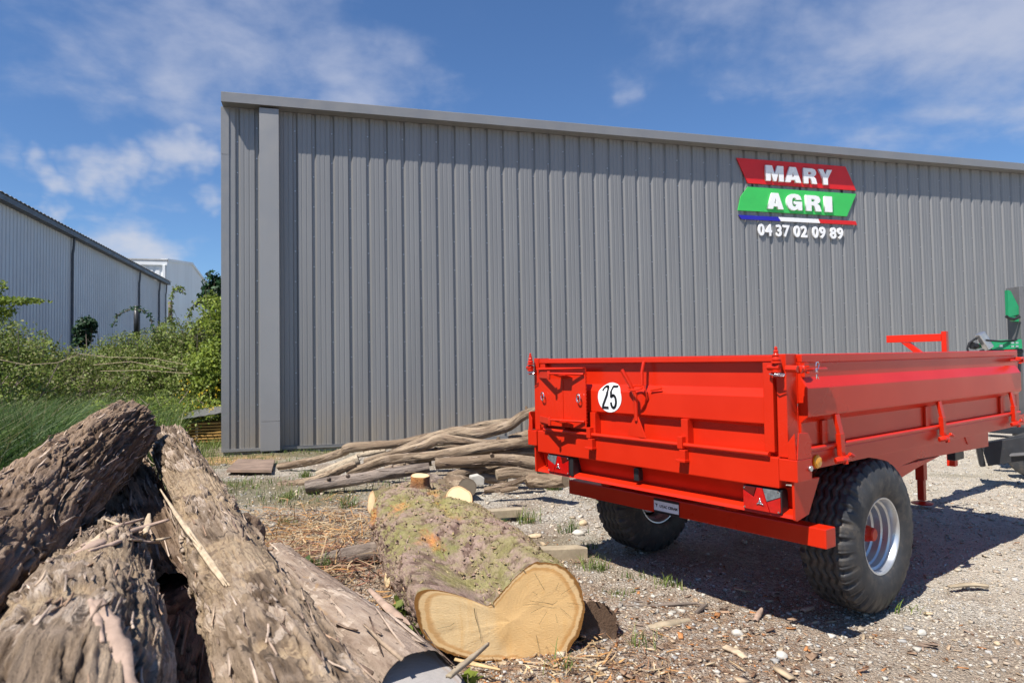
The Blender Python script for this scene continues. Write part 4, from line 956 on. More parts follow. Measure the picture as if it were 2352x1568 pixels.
log('log', [(-2.35, 2.4, .60), (-2.45, 3.6, .55), (-2.6, 4.6, .5)], [.2, .2, .18], 'barkdark', 'half hidden log below the shaggy one at the left edge', ns=80, step=.025, amp=.02, seed=81, cuts=('cutgrey', 'cutgrey'))
# strips, torn fibres
from mathutils.bvhtree import BVHTree
def skin_bvh(root_):
    for ch in root_.children:
        if ch.name.startswith('bark') and 'flakes' not in ch.name:
            me = ch.data; return BVHTree.FromPolygons([tuple(v.co) for v in me.vertices], [tuple(p.vertices) for p in me.polygons])
def snap(l, bvhs, off=.015):
    out = []
    for x, y, Z in l:
        best = None; d = ray(x, y); dn_ = Vector(d).normalized()
        for bv_ in bvhs:
            h_ = bv_.ray_cast(Vector(CAM), dn_)
            if h_[0] is not None and (best is None or h_[3] < best[1]): best = (h_[0], h_[3])
        if best is None: out.append(at(x, y, Z))
        else: out.append(np.array(best[0] - dn_ * off))
    return out
BA, BB, BC = skin_bvh(A_[0]), skin_bvh(B_[0]), skin_bvh(C_[0])
def strip(name, pts, w, mat, parent=None, label=None, cat=None, thick=.006, curl=.25, seed=0, tw=0.0, group=None):
    n = 26; Cn = catmull(np.array(pts, float), n); T_ = np.gradient(Cn, axis=0); T_ /= np.linalg.norm(T_, axis=1)[:, None]; V_ = []
    ws = np.interp(np.linspace(0, 1, n), np.linspace(0, 1, len(w)), w)
    for lay in (0, 1):
        for j in range(5):
            u = j / 4 - .5
            for i in range(n):
                up = np.array([0, 0, 1.0]); sd_ = np.cross(T_[i], up); sd_ /= np.linalg.norm(sd_) + 1e-6; nn = np.cross(sd_, T_[i]); a = tw * i / n
                s2_ = sd_ * math.cos(a) + nn * math.sin(a); n2 = np.cross(s2_, T_[i])
                jit = (vn(np.array([[i * .45, j * .9, seed]]), 3)[0] - .5)
                V_.append(Cn[i] + s2_ * (u * ws[i] * (1 + .3 * jit)) + n2 * (-(u * 2) ** 2 * curl * ws[i] + jit * .12 * ws[i] - lay * thick))
    V_ = np.array(V_); Fq = []
    def I(l, j, i): return (l * 5 + j) * n + i
    for j in range(4):
        for i in range(n - 1): Fq += [(I(0, j, i), I(0, j + 1, i), I(0, j + 1, i + 1), I(0, j, i + 1)), (I(1, j, i), I(1, j, i + 1), I(1, j + 1, i + 1), I(1, j + 1, i))]
    for i in range(n - 1): Fq += [(I(0, 0, i), I(0, 0, i + 1), I(1, 0, i + 1), I(1, 0, i)), (I(0, 4, i), I(1, 4, i), I(1, 4, i + 1), I(0, 4, i + 1))]
    for j in range(4): Fq += [(I(0, j, 0), I(1, j, 0), I(1, j + 1, 0), I(0, j + 1, 0)), (I(0, j, n - 1), I(0, j + 1, n - 1), I(1, j + 1, n - 1), I(1, j, n - 1))]
    o = mesh_np(name, V_, Fq, M[mat], parent, smooth=False); return tag(o, label, cat, group)
strip('bark_strip', snap([(226, 1375, 2.02), (256, 1450, 1.80), (286, 1590, 1.40)], [BC], .014), [.022, .040, .050, .046], 'strip', C_[0], curl=.06, seed=2)
strip('bark_strip', snap([(208, 1372, 2.08), (218, 1400, 2), (224, 1430, 1.90), (236, 1470, 1.72)], [BC], .012), [.012, .022, .008], 'strip', C_[0], curl=.2, seed=3)
r9 = np.random.default_rng(9)
spl = [(368, 1122), (402, 1172), (432, 1215), (462, 1258), (492, 1300), (522, 1340)]
for k in range(15):
    o1, o2 = r9.normal(0, 7), r9.normal(0, 9); i0_, i1_ = (0 if k < 3 else r9.integers(0, 3)), r9.integers(4, 7)
    pl = [(x + (o1 * (1 - j / 5) * .35 + o2 * (j / 5)) * min(1, j / 2), y - (o1 * .3) * min(1, j / 2), 3.3) for j, (x, y) in list(enumerate(spl))[i0_:i1_]]
    sp_ = [at(368 + o1 * .1, 1122, 3.62)] + snap(pl[1:], [BB], r9.uniform(.012, .045)) if i0_ == 0 else snap(pl, [BB], r9.uniform(.008, .03))
    strip('torn_splinter', sp_, [.003, r9.uniform(.010, .022), r9.uniform(.008, .020), .003], 'fibre', B_[0], curl=.3, seed=50 + k, thick=.008)
for k, (a, b_, c_, w) in enumerate([((168, 1268, 3.0), (250, 1228, 3.0), (388, 1190, 3.05), .04), ((176, 1260, 3.05), (262, 1212, 3.05), (348, 1204, 3.1), .028), ((188, 1250, 3.1), (270, 1204, 3.05), (330, 1188, 3.1), .02),
                                     ((300, 1236, 3.0), (345, 1238, 2.95), (392, 1232, 2.95), .014), ((296, 1226, 3.0), (330, 1240, 2.95), (368, 1244, 2.95), .01), ((342, 1178, 3.05), (338, 1205, 3.0), (330, 1232, 2.95), .022),
                                     ((205, 1262, 3.0), (270, 1240, 3.0), (332, 1216, 3.0), .018), ((240, 1190, 3.15), (285, 1206, 3.1), (325, 1212, 3.0), .01)]):
    strip('torn_strip', snap([a, tuple((np.array(a) + np.array(b_)) / 2), b_], [BA, BC], .05) + [at(*((np.array(c_) + np.array(b_)) / 2 - [0, 0, .08])), at(*c_)], [w * .5, w * 1.3, w * 1.1, w * .35], 'fibre' if k % 2 else 'strip', None if k else None, ['broad torn bark strip lying across the left pile towards the gap', 'pale torn fibre strip below the broad strip on the left pile', 'thin upper fibre strip on the left pile', 'short pale fibre end sticking into the gap, upper one', 'short pale fibre end sticking into the gap, lower one', 'small upright pinkish stick standing on the torn strips', 'narrow torn fibre strip in the middle of the left pile', 'thinnest fibre strip leaning over the left pile'][k], 'bark strip', group='torn strips on the left pile', curl=.15, seed=k + 10, thick=.008)
# a thicket of loose fibres and bark hanging on the pile
def hairs(name, n, cen, spread, length, cols, parent=None, flatn=.25, wid=.004, seedv=1):
    r2 = np.random.default_rng(seedv); b0 = cen + r2.normal(0, 1, (n, 3)) * spread; d = r2.normal(0, 1, (n, 3)); d[:, 2] *= flatn; d /= np.linalg.norm(d, axis=1)[:, None]
    Ls = length * r2.uniform(.3, 1.2, n); side = np.cross(d, r2.normal(0, 1, (n, 3))); side /= np.linalg.norm(side, axis=1)[:, None]; nn = np.cross(d, side); W_ = wid * r2.uniform(.4, 1.4, n); bend = r2.normal(0, .18, n)
    V_ = []
    for i, u in enumerate((0, .33, .66, 1)):
        for s_2 in (-1, 1): V_.append(b0 + d * (u * Ls)[:, None] + nn * (bend * Ls * u * u)[:, None] + side * (s_2 * W_ * (1, 1, .8, .25)[i])[:, None])
    V_ = np.stack(V_, 1); q = np.array([(0, 1, 3, 2), (2, 3, 5, 4), (4, 5, 7, 6)]); F_ = (np.arange(n)[:, None, None] * 8 + q[None]).reshape(-1, 4)
    c_ = np.repeat(cols[r2.integers(0, len(cols), n)] * r2.uniform(.7, 1.2, (n, 1)), 8, 0)
    o = mesh_np(name, V_.reshape(-1, 3), F_, M['chip'], parent, attrs={'col': c_}); o['kind'] = 'stuff'; return o

# mossy forked trunk with heart-shaped sawn face
_hz = [(1145, 640), (1165, 590), (1230, 555), (1310, 555), (1400, 590), (1480, 640), (1540, 690), (1600, 702), (1650, 680), (1700, 620), (1760, 540), (1840, 470), (1900, 405), (1990, 395), (2080, 420), (2170, 490), (2230, 590), (2250, 700), (2235, 820), (2190, 920), (2120, 1010), (2050, 1055), (1950, 1065), (1800, 1050), (1660, 1050), (1540, 1035), (1420, 1010), (1300, 970), (1210, 900), (1165, 800)]
MP0 = np.array([-.04, 3.44, .2]); MD = np.array([-.285, .958, 0.0]); MD /= np.linalg.norm(MD); MS = np.array([MD[1], -MD[0], 0])
hp = []
for zx, zy in _hz:
    p = onplane((600 + zx / 2.613) * .91875, (1250 + zy / 2.613) * .91875, MP0, MD); hp.append(((p - MP0) @ MS, p[2]))
hp = np.array(hp); cxz = np.array([hp[:, 0].mean() + .03, .19])
th = np.linspace(-np.pi, np.pi, 320, endpoint=False); ang = np.arctan2(hp[:, 1] - cxz[1], hp[:, 0] - cxz[0]); rd = np.hypot(hp[:, 1] - cxz[1], hp[:, 0] - cxz[0]); od = np.argsort(ang)
r0 = np.interp(th, np.r_[ang[od] - 2 * np.pi, ang[od], ang[od] + 2 * np.pi], np.r_[rd[od], rd[od], rd[od]])
k5 = np.hanning(15)[1:-1]; k5 /= k5.sum(); r0 = np.convolve(np.r_[r0[-6:], r0, r0[:6]], k5, 'valid')
LM = 2.62; nrm_ = 330; ss = np.linspace(0, 1, nrm_)
def sup(a, b_, e=2.4): return (np.abs(np.cos(th) / a) ** e + np.abs(np.sin(th) / b_) ** e) ** (-1 / e)
P = np.zeros((nrm_, len(th), 3)); gM = np.zeros_like(P); CM = []
for i, s in enumerate(ss):
    w1 = np.clip(s / .42, 0, 1); w1 = w1 * w1 * (3 - 2 * w1)
    a = np.interp(s, [0, .3, .5, .7, .85, 1], [.44, .445, .425, .40, .38, .35]); b_ = np.interp(s, [0, .4, .75, 1], [.25, .265, .265, .235])
    rr = r0 * (1 - w1) + sup(a, b_) * w1
    cx_ = cxz[0] + np.interp(s, [0, .3, .55, .75, 1], [0, -.03, -.08, -.10, -.08]); cz_ = cxz[1] + np.interp(s, [0, .5, 1], [0, .05, .06])
    cen = MP0 * np.array([1, 1, 0]) + MD * (s * LM) + MS * cx_ + np.array([0, 0, cz_]); CM.append(cen)
    g = np.stack([np.cos(th) * .42, np.full_like(th, s * LM), np.sin(th) * .3], -1) + 5.1; gM[i] = g
    P[i] = cen + MS * (np.cos(th) * rr)[:, None] + np.array([0, 0, 1.0]) * (np.sin(th) * rr)[:, None]
gM = np.stack([P @ MS, np.tile((ss * LM)[:, None], (1, len(th))), P[..., 2]], -1) + 5.1
low = fbm(gM * 2.6, 3, 91) - .5; q = fbm(gM * np.array([16, 9, 16]) + low[..., None], 5, 93, .6); fine = fbm(gM * 70, 3, 95, .6) - .5
nrmv = P - np.array(CM)[:, None]; nrmv /= np.linalg.norm(nrmv, axis=-1)[..., None]
edge_f = np.clip(np.minimum(ss, 1 - ss) * 40, .25, 1)[:, None]
wound = np.zeros_like(q)
for (ws_, wt, sz, sth) in ((.62, 2.35, .06, .22), (.50, 1.55, .10, .12), (.30, 2.4, .05, .12), (.80, 2.9, .10, .14), (.72, 1.3, .07, .16)):
    dth = np.abs((th[None] - wt + np.pi) % (2 * np.pi) - np.pi); wound = np.maximum(wound, np.clip(1.4 - np.hypot((ss[:, None] - ws_) / sz, dth / sth) + (q - .5) * 3, 0, 1))
pM = np.clip((fbm(gM * np.array([22, 13, 22]) + low[..., None] * 1.5, 5, 97, .62) - .45) / .05, 0, 1)
dM = (low * .09 + (q - .5) * .045 + fine * .030 + (pM - .5) * .014) * edge_f - wound * .018 * edge_f
P = P + nrmv * dM[..., None]; P[..., 2] = np.maximum(P[..., 2], -.03)
mroot = empty('mossy_trunk', label='fat mossy trunk with fresh heart-shaped yellow sawn face towards the camera', cat='log')
idx = np.arange(nrm_ * len(th)).reshape(nrm_, len(th)); Fq = np.stack([idx[:-1], np.roll(idx, -1, 1)[:-1], np.roll(idx, -1, 1)[1:], idx[1:]], -1).reshape(-1, 4)
mesh_np('bark', P.reshape(-1, 3), Fq, M['barkmoss'], mroot, attrs={'grain': gM.reshape(-1, 3), 'ridge': pM.ravel(), 'bare': wound.ravel()}, smooth=True)
cfa = cap('sawn_face', P[0] - MD * .001, M['cutpale'], mroot, -MD, seed=4)
cloc = np.array(cfa.location)
pith1 = tuple(onplane((600 + 2040 / 2.613) * .91875, (1250 + 640 / 2.613) * .91875, MP0, MD) - cloc); pith2 = tuple(onplane((600 + 1330 / 2.613) * .91875, (1250 + 800 / 2.613) * .91875, MP0, MD) - cloc)
M['heart'] = cutwood('fresh_heart_face', (.93, .68, .36), (.58, .27, .07), (.74, .43, .14), [pith1, pith2], heart=(.84, .50, .18)); cfa.data.materials.clear(); cfa.data.materials.append(M['heart'])
# drying cracks on the sawn face: thin recessed slivers
def face_pt(zx, zy, off=-.004): return onplane((600 + zx / 2.613) * .91875, (1250 + zy / 2.613) * .91875, MP0 - MD * .007, MD) + MD * off * 0
ck = MB()
def crack(pts, w):
    pts = [face_pt(*p) for p in pts]
    for i, (a, b_) in enumerate(zip(pts, pts[1:])):
        t_ = (b_ - a) / np.linalg.norm(b_ - a); n_ = np.cross(t_, MD); wa = w * (1 - i / len(pts)) + .0003; wb = w * (1 - (i + 1) / len(pts)) + .0003
        ck.face([a + n_ * wa, b_ + n_ * wb, b_ - n_ * wb, a - n_ * wa])
crack([(1530, 705), (1538, 760), (1556, 820), (1570, 875), (1578, 930)], .0013); crack([(2040, 680), (1990, 668), (1930, 662), (1890, 655)], .0008); crack([(2040, 680), (2062, 668), (2075, 655)], .0007); crack([(1400, 800), (1370, 822), (1330, 828), (1290, 838)], .0005); crack([(1935, 880), (1950, 950), (1968, 1040)], .0006)
for a in (5, 38, 75, 118, 150, 171, 204, 236, 287, 322):
    r1, r2_ = 60 + (a * 37 % 50), 130 + (a * 53 % 90); crack([(2040 + r1 * math.cos(R(a)), 660 + r1 * math.sin(R(a))), (2040 + r2_ * math.cos(R(a + 2)), 660 + r2_ * math.sin(R(a + 2)))], .0003)
ck.build('crack', M['ink'], mroot, fix=False)['kind'] = 'stuff'
cap('sawn_end', P[-1] + MD * .001, M['cuttan'], mroot, MD, seed=8)
sel = rng.integers(0, nrm_ * len(th), 1800); fP = P.reshape(-1, 3)[sel]; ok = fP[:, 2] > .05
flakes('bark_flakes', fP[ok], nrmv.reshape(-1, 3)[sel][ok], np.tile(MD, (ok.sum(), 1)), .017, np.array([(.34, .24, .19), (.40, .29, .23), (.36, .30, .16), (.30, .24, .12), (.42, .28, .18)]), mroot, lift=.18, thick=.002)
def mp(s, u, z): return MP0 * np.array([1, 1, 0]) + MD * s + MS * u + np.array([0, 0, z])
def stub(s, u, z0, dirv, r, h_, name='branch_stub'):
    dirv = np.array(dirv, float); dirv /= np.linalg.norm(dirv); p0 = mp(s, u, z0); nseg = 48; rings = []; th_ = np.linspace(0, 2 * np.pi, nseg, endpoint=False)
    a = np.cross(dirv, [0, 1, .1]); a /= np.linalg.norm(a); b2 = np.cross(dirv, a)
    for k, f in enumerate(np.linspace(0, 1, 12)):
        rr = r * (1.45 - .45 * min(1, f * 1.8)); c_ = p0 + dirv * h_ * f; ring = c_ + (a * np.cos(th_)[:, None] + b2 * np.sin(th_)[:, None]) * (rr * (1 + .16 * (fbm(np.stack([np.cos(th_) * 2, np.sin(th_) * 2, np.full(nseg, f * 2 + s)], 1), 3, 5) - .5)[:, None] * 2)); rings.append(ring)
    Pp = np.array(rings); id_ = np.arange(12 * nseg).reshape(12, nseg); Fq = np.stack([id_[:-1], np.roll(id_, -1, 1)[:-1], np.roll(id_, -1, 1)[1:], id_[1:]], -1).reshape(-1, 4)
    bm_ = np.tile(np.clip(np.linspace(-.4, 1.1, 12), 0, 1)[:, None] * np.clip(np.sin(th_ + .6)[None] * 2, 0, 1), (1, 1))
    o = mesh_np(name, Pp.reshape(-1, 3), Fq, M['barkmoss'], mroot, attrs={'grain': Pp.reshape(-1, 3) * 1.0, 'ridge': np.zeros(12 * nseg), 'bare': bm_.ravel()}, smooth=True)
    cap('stub_face', Pp[-1], M['cutpale'], o, dirv, seed=int(s * 10))
stub(2.20, -.10, .45, (.05, -.10, 1), .075, .15); stub(1.74, .10, .42, (.22, -.75, .62), .10, .13); stub(2.5, -.36, .34, (-.95, -.5, .15), .10, .10); stub(1.0, -.42, .16, (-.9, -.5, .25), .06, .07)
hairs('root_fibres', 60, mp(.9, -.44, .18), np.array([.12, .3, .06]), .22, np.array([(.42, .33, .24), (.30, .22, .16)]), mroot, .8, .0025, 5)
log('log', W3([(728, 1302, 5.0), (780, 1288, 5.05), (850, 1272, 5.1), (900, 1262, 5.1)]), [.082, .088, .092, .09], 'polegrey', 'short grey branch log sticking out left of the mossy trunk', ns=80, step=.012, amp=.008, seed=101, cuts=('cuttan', None))
log('log', W3([(1290, 1430, 3.95), (1345, 1432, 3.80), (1372, 1436, 3.62)]), [.13, .13, .12], 'barkdark', 'dark bark lump poking out right of the heart-shaped face', ns=80, step=.012, amp=.02, seed=103, cuts=(None, 'barkdark'), nfl=60)
strip('bark_curl', W3([(620, 1290, 4.3), (660, 1312, 4.0), (706, 1345, 3.7)]), [.16, .19, .17], 'strip', label='curled sheet of loose bark on the debarked log', cat='bark', curl=.35, seed=31)
strip('stick', W3([(1030, 1548, 2.45), (1075, 1512, 2.62), (1122, 1474, 2.85)]), [.022, .024, .008], 'timber', label='split grey stick pointing at the heart-shaped face', cat='stick', curl=.1, thick=.012, seed=33)
strip('wood_splinter', W3([(1045, 1455 + 55, 3.18), (1090, 1520, 3.15), (1150, 1535, 3.1)]), [.02, .03, .01], 'split', label='thin orange wood splinter under the heart-shaped face', cat='splinter', seed=34)
strip('bark_piece', W3([(850, 1350, 3.75), (900, 1395, 3.45), (945, 1430, 3.2)]), [.03, .055, .02], 'strip', label='long bark piece lying between debarked log and mossy trunk', cat='bark', seed=35, curl=.3)
strip('bark_piece', W3([(800, 1500, 2.8), (850, 1483, 2.85), (920, 1478, 2.9)]), [.03, .04, .015], 'strip', label='bark piece on top of the debarked log', cat='bark', seed=36, curl=.3)

# pole pile by the wall
GP = 'poles and logs piled by the warehouse wall'
def pole(l, r, mat, label, seed, cuts=('cuttan', 'cuttan'), **k): return log('pole' if k.pop('nm', 1) else 'log', W3(l), [x * .9 for x in r], mat, label, 'log', None, ns=36, step=.03, amp=k.pop('amp', .011), fq=8, fl=1.3, lump=k.pop('lump', .09), seed=seed, cuts=cuts, nfl=45, fsize=.014, lift=.3, **k)
pole([(640, 1071, 10.1), (724, 1057, 9.9), (787, 1038, 9.7), (806, 1028, 9.6), (912, 1018, 9.5), (1005, 998, 9.4), (1110, 977, 9.3), (1180, 968, 9.2)], [.062, .065, .07, .085, .062, .065, .06, .055], 'pole', 'longest knobbly grey pole, uppermost and farthest left end of the pole pile', 111)
pole([(880, 1047, 9.3), (935, 1028, 9.2), (1000, 1003, 9.15), (1050, 992, 9.1), (1099, 995, 9.0), (1165, 978, 9.0), (1200, 955, 9.0), (1245, 938, 9.0)], [.045, .062, .07, .075, .085, .085, .075, .06], 'pole', 'pale crooked pole whose top end reaches highest behind the trailer corner', 113, lump=.14)
pole([(838, 1060, 9.0), (900, 1042, 8.95), (970, 1025, 8.9), (1010, 1010, 8.9), (1060, 1013, 8.85), (1120, 1018, 8.8), (1190, 1012, 8.8)], [.05, .055, .06, .085, .06, .05, .045], 'pole', 'forked middle pole of the pile with a triangular knot', 115, lump=.16)
pole([(799, 1088, 8.7), (850, 1070, 8.7), (893, 1056, 8.65), (1005, 1045, 8.55), (1120, 1026, 8.45), (1200, 1016, 8.4), (1290, 1000, 8.3)], [.068, .062, .07, .068, .072, .072, .07], 'pole', 'long grey pole crossing the front of the pile, cut end low at its left', 117)
pole([(1002, 1064, 8.3), (1080, 1060, 8.25), (1160, 1056, 8.2), (1262, 1066, 8.1)], [.078, .08, .082, .08], 'polebrown', 'smooth brown log low in the front of the pole pile', 119, lump=.06)
pole([(1108, 1040, 8.55), (1180, 1037, 8.5), (1270, 1036, 8.4)], [.05, .05, .05], 'pole', 'pale pole just above the smooth brown log', 121)
pole([(702, 1119, 8.0), (760, 1109, 8.05), (817, 1101, 8.1), (880, 1089, 8.15), (985, 1074, 8.3)], [.082, .085, .08, .078, .075], 'polegrey', 'dark grey log with blackish left end in front of the pole pile', 123, cuts=('cutgrey', None))
pole([(640, 1114, 8.65), (700, 1108, 8.6), (740, 1096, 8.6), (817, 1066, 8.7)], [.052, .055, .05, .05], 'pole', 'short pale barkless log end left of the dark grey log', 125)
pole([(728, 1090, 8.85), (770, 1076, 8.85), (824, 1055, 8.9)], [.06, .085, .085], 'pole', 'split yellow firewood piece lying under the long poles', 127, bare=lambda s, t, g: np.ones_like(s), lump=.3)
pole([(818, 1046, 9.1), (850, 1040, 9.1), (885, 1034, 9.1)], [.04, .05, .03], 'pole', 'small pale split piece wedged beneath the longest pole', 129, bare=lambda s, t, g: np.ones_like(s))
log('log', W3([(1073, 1120, 7.55), (1056, 1113, 7.85), (1036, 1106, 8.2)]), [.112, .115, .11], 'pole', 'stout round log with grey sawn end facing the camera behind the mossy trunk', ns=48, step=.02, amp=.01, seed=131, cuts=('cutgrey', 'cuttan'))
log('log', W3([(1140, 1090, 7.9), (1180, 1084, 7.95), (1230, 1092, 8.0)]), [.06, .065, .06], 'pole', 'short pale log on the ground right of the stout round log', ns=36, step=.03, amp=.01, seed=133)
log('log', W3([(1218, 1104, 7.6), (1250, 1104, 7.4), (1300, 1102, 7.2)]), [.075, .072, .07], 'pole', 'light log end in the grass below the trailer corner', ns=36, step=.03, amp=.012, seed=135)
pole([(1112, 1126, 7.5), (1150, 1119, 7.5), (1180, 1108, 7.5), (1206, 1098, 7.5)], [.03, .045, .03, .025], 'polebrown', 'thin crooked branch on the gravel right of the stout round log', 137, lump=.5)
pole([(885, 1080, 8.6), (930, 1070, 8.6), (990, 1062, 8.7)], [.05, .055, .05], 'polebrown', 'dark branch in the shade under the front pole', 139)
pole([(1030, 1094, 8.2), (1080, 1083, 8.3), (1140, 1074, 8.5)], [.06, .07, .06], 'polebrown', 'dark brown log in shade behind the stout round log', 141)
pole([(1170, 1012, 9.4), (1210, 1000, 9.4), (1290, 985, 9.4)], [.075, .08, .08], 'polebrown', 'shaded brown log under the highest pole', 143)
pole([(1190, 1022, 9.2), (1240, 1020, 9.2), (1300, 1020, 9.2)], [.05, .05, .05], 'polegrey', 'thin log in the dark hollow of the pole pile', 145)
pole([(950, 1050, 9.6), (1050, 1035, 9.6), (1200, 1035, 9.7), (1320, 1040, 9.7)], [.1, .1, .11, .11], 'polebrown', 'thick log at the shaded core of the pole pile', 147)
pole([(1060, 1085, 9.1), (1180, 1072, 9.1), (1320, 1080, 9.1)], [.12, .12, .12], 'polebrown', 'bottom log at the back of the pole pile', 149)
log('log', W3([(1012, 1112, 7.7), (1000, 1106, 7.9), (985, 1100, 8.1)]), [.07, .075, .065], 'polegrey', 'small rough chunk between the upright stub and the stout round log', ns=36, step=.02, amp=.012, seed=151, lump=.25)
log('log', W3([(1165, 1104, 8.3), (1120, 1098, 8.35), (1090, 1092, 8.4)]), [.055, .06, .05], 'pole', 'split pale chunk in shade behind the broken stone block', ns=24, step=.02, amp=.012, seed=153, lump=.3)
log('log', W3([(1150, 1128, 7.2), (1168, 1124, 7.2), (1190, 1121, 7.2)]), [.02, .03, .018], 'polebrown', 'small bark chunk on gravel before the thin crooked branch', ns=20, step=.015, amp=.008, seed=155, lump=.3)
bl = MB().prism([Vector(p) for p in (at(1080, 1114, 7.9), at(1112, 1115, 7.9), at(1113, 1097, 7.9), at(1100, 1090, 7.9), at(1082, 1094, 7.9))], (-.03, .12, 0)).build('stone_block', M['concrete'], None, .01)
tag(bl, 'pale broken stone block just right of the stout round log', 'stone')
for o_ in [o for o in bpy.data.objects if o.name.startswith('pole') and o.type == 'EMPTY']:
    rk = random.Random(o_.name); st0 = [c for c in o_.children if c.name.startswith('pole_stem')][0]; vs_ = st0.data.vertices; kn = MB()
    for k in range(2):
        i_ = rk.randrange(len(vs_) // 36 - 4) * 36 + 72; ring = [vs_[i_ + j].co for j in range(36)]; c_ = sum(ring, Vector()) / 36; v_ = ring[rk.choice((2, 30, 33, 5, 24, 27))]; d_ = (v_ - c_); r_ = d_.length; d_.normalize()
        d_ = (d_ + Vector((rk.uniform(-.5, .5), rk.uniform(-.3, .3), 0))).normalized(); kn.tube([c_ + d_ * r_ * .6, c_ + d_ * r_ * 1.12, c_ + d_ * r_ * rk.uniform(1.3, 1.75)], [r_ * .5, r_ * .36, r_ * .22], 8)
    kn.build('knots', st0.data.materials[0], o_)['kind'] = 'stuff'
# timbers and plate on the ground
def timber(p0, p1, w, h_, name, label, mat='timber', cat='timber'):
    a, b_ = Vector(p0), Vector(p1); d = (b_ - a).normalized(); s_ = d.cross(Vector((0, 0, 1))) * (w / 2); z = Vector((0, 0, h_))
    c8 = [a + s_, b_ + s_, b_ - s_, a - s_]; o = MB().hexa([tuple(c) for c in c8] + [tuple(c + z) for c in c8]).build(name, M[mat], None, .004); return tag(o, label, cat)
timber(gnd(1080, 1192), gnd(1198, 1184), .11, .075, 'timber', 'weathered squared timber on gravel right of the sawn stub')
timber(gnd(1215, 1285), gnd(1347, 1280), .12, .085, 'timber', 'weathered squared timber ending near the left trailer wheel')
pa = [gnd(520, 1086), gnd(624, 1087), gnd(631, 1062), gnd(547, 1060)]
pl2 = MB().hexa([tuple(p + np.array([0, 0, .01])) for p in pa] + [tuple(p + np.array([0, 0, .05])) for p in pa]).build('rusty_plate', M['rust'], None, .003); tag(pl2, 'flat rusty brown plate lying in grass before the warehouse corner', 'metal plate')
# stack of boards behind the corner
stk = at(412, 1012, 14.0); stk[2] = gh(stk[0], stk[1])
lb = empty('board_stack', loc=tuple(stk), label='low stack of yellowish boards behind the warehouse corner', cat='lumber'); sv = Vector((.9598, .2808, 0)); bv = Vector((-.2808, .9598, 0))
for k in range(7):
    for j in range(3):
        o_ = .05 * ((k * 7 + j * 3) % 5) / 5; z0 = .02 + k * .062; a = sv * (.08 + o_) + bv * (j * .26); b2_ = sv * 2.3 + bv * (j * .26)
        c8 = [a, b2_, b2_ + bv * .22, a + bv * .22]; MB().hexa([(v.x, v.y, z0) for v in c8] + [(v.x, v.y, z0 + .034) for v in c8]).build('board', M['plankold'], lb, .003)
for k in range(6):
    for x in (.3, 1.2, 2.0):
        z0 = .054 + k * .062; a = sv * x; c8 = [a, a + sv * .05, a + sv * .05 + bv * .74, a + bv * .74]; MB().hexa([(v.x, v.y, z0) for v in c8] + [(v.x, v.y, z0 + .028) for v in c8]).build('batten', M['timber'], lb)
rs_ = MB(); n_ = 26
for i in range(n_):
    x0, x1 = -.12 + i * .1, -.12 + (i + 1) * .1; z0 = .50 + .14 * (x0 + .12) / 1.0 + (.012 if i % 2 else 0); z1 = .50 + .14 * (x1 + .12) / 1.0 + (0 if i % 2 else .012)
    a, b2_ = sv * x0, sv * x1; y0, y1 = bv * -.12, bv * .95
    rs_.hexa([tuple(Vector(stk) + q_ + Vector((0, 0, z_))) for q_, z_ in ((a + y0, z0 - .012), (b2_ + y0, z1 - .012), (b2_ + y1, z1 + .1), (a + y1, z0 + .1), (a + y0, z0), (b2_ + y0, z1), (b2_ + y1, z1 + .112), (a + y1, z0 + .112))])
rs_ = rs_.build('roofing_sheet', M['greymetal'], None); tag(rs_, 'grey corrugated sheet lying aslant on the board stack', 'metal sheet')

# ------------------------------------------------------------------ machines beyond the trailer
PM = at(2345, 820, 9.0)
mc_ = empty('hydraulic_machine', loc=(PM[0], PM[1], 0), label='green and grey hydraulic machine showing above the trailer at the right edge', cat='machine')
def loc_(p): return Vector(p) - Vector((PM[0], PM[1], 0))
def beam(l, w, h_, name, mat, par, Zs=None, bev=.006, off=loc_):
    a, b_ = off(at(*l[0])), off(at(*l[1])); d = (b_ - a).normalized(); s_ = d.cross(Vector((0, 0, 1))).normalized() * (w / 2); u_ = s_.cross(d).normalized() * (h_ / 2)
    c8 = [a + s_ - u_, b_ + s_ - u_, b_ - s_ - u_, a - s_ - u_, a + s_ + u_, b_ + s_ + u_, b_ - s_ + u_, a - s_ + u_]; return MB().hexa([tuple(c) for c in c8]).build(name, mat, par, bev)
tp = loc_(at(2347, 657, 9.0)); MB().box((tp.x - .045, -.05, 0), (tp.x + .25, .2, tp.z)).build('post', M['greymetal'], mc_, .008)
MB().box((tp.x + .018, -.054, tp.z - .20), (tp.x + .032, -.050, tp.z - .03)).build('post_slot', M['ink'], mc_)
beam([(2268, 793, 9.05), (2342, 790, 8.95)], .16, .125, 'boom', M['green'], mc_)
beam([(2240, 797, 9.1), (2268, 790, 9.05)], .06, .06, 'boom_tip', M['green'], mc_)
for x in (2325, 2335):
    for y in (787, 795): beam([(x - 3, y, 8.85), (x + 3, y, 8.85)], .02, .02, 'bolt', M['chrome'], mc_, bev=0)
beam([(2296, 794, 8.86), (2302, 794, 8.86)], .02, .03, 'bolt', M['zinc'], mc_, bev=0)
beam([(2250, 765, 8.95), (2272, 800, 8.95)], .09, .095, 'cylinder', M['zinc'], mc_, bev=.012)
MB().tube([loc_(at(x, y, 9.0)) for x, y in ((2258, 777), (2240, 778), (2226, 788), (2222, 800), (2226, 815))], .014, 8).build('hose', M['black'], mc_)
MB().tube([loc_(at(x, y, 9.0)) for x, y in ((2232, 793), (2240, 795), (2247, 793))], [.05, .045, .03], 10).build('coupling', M['black'], mc_)
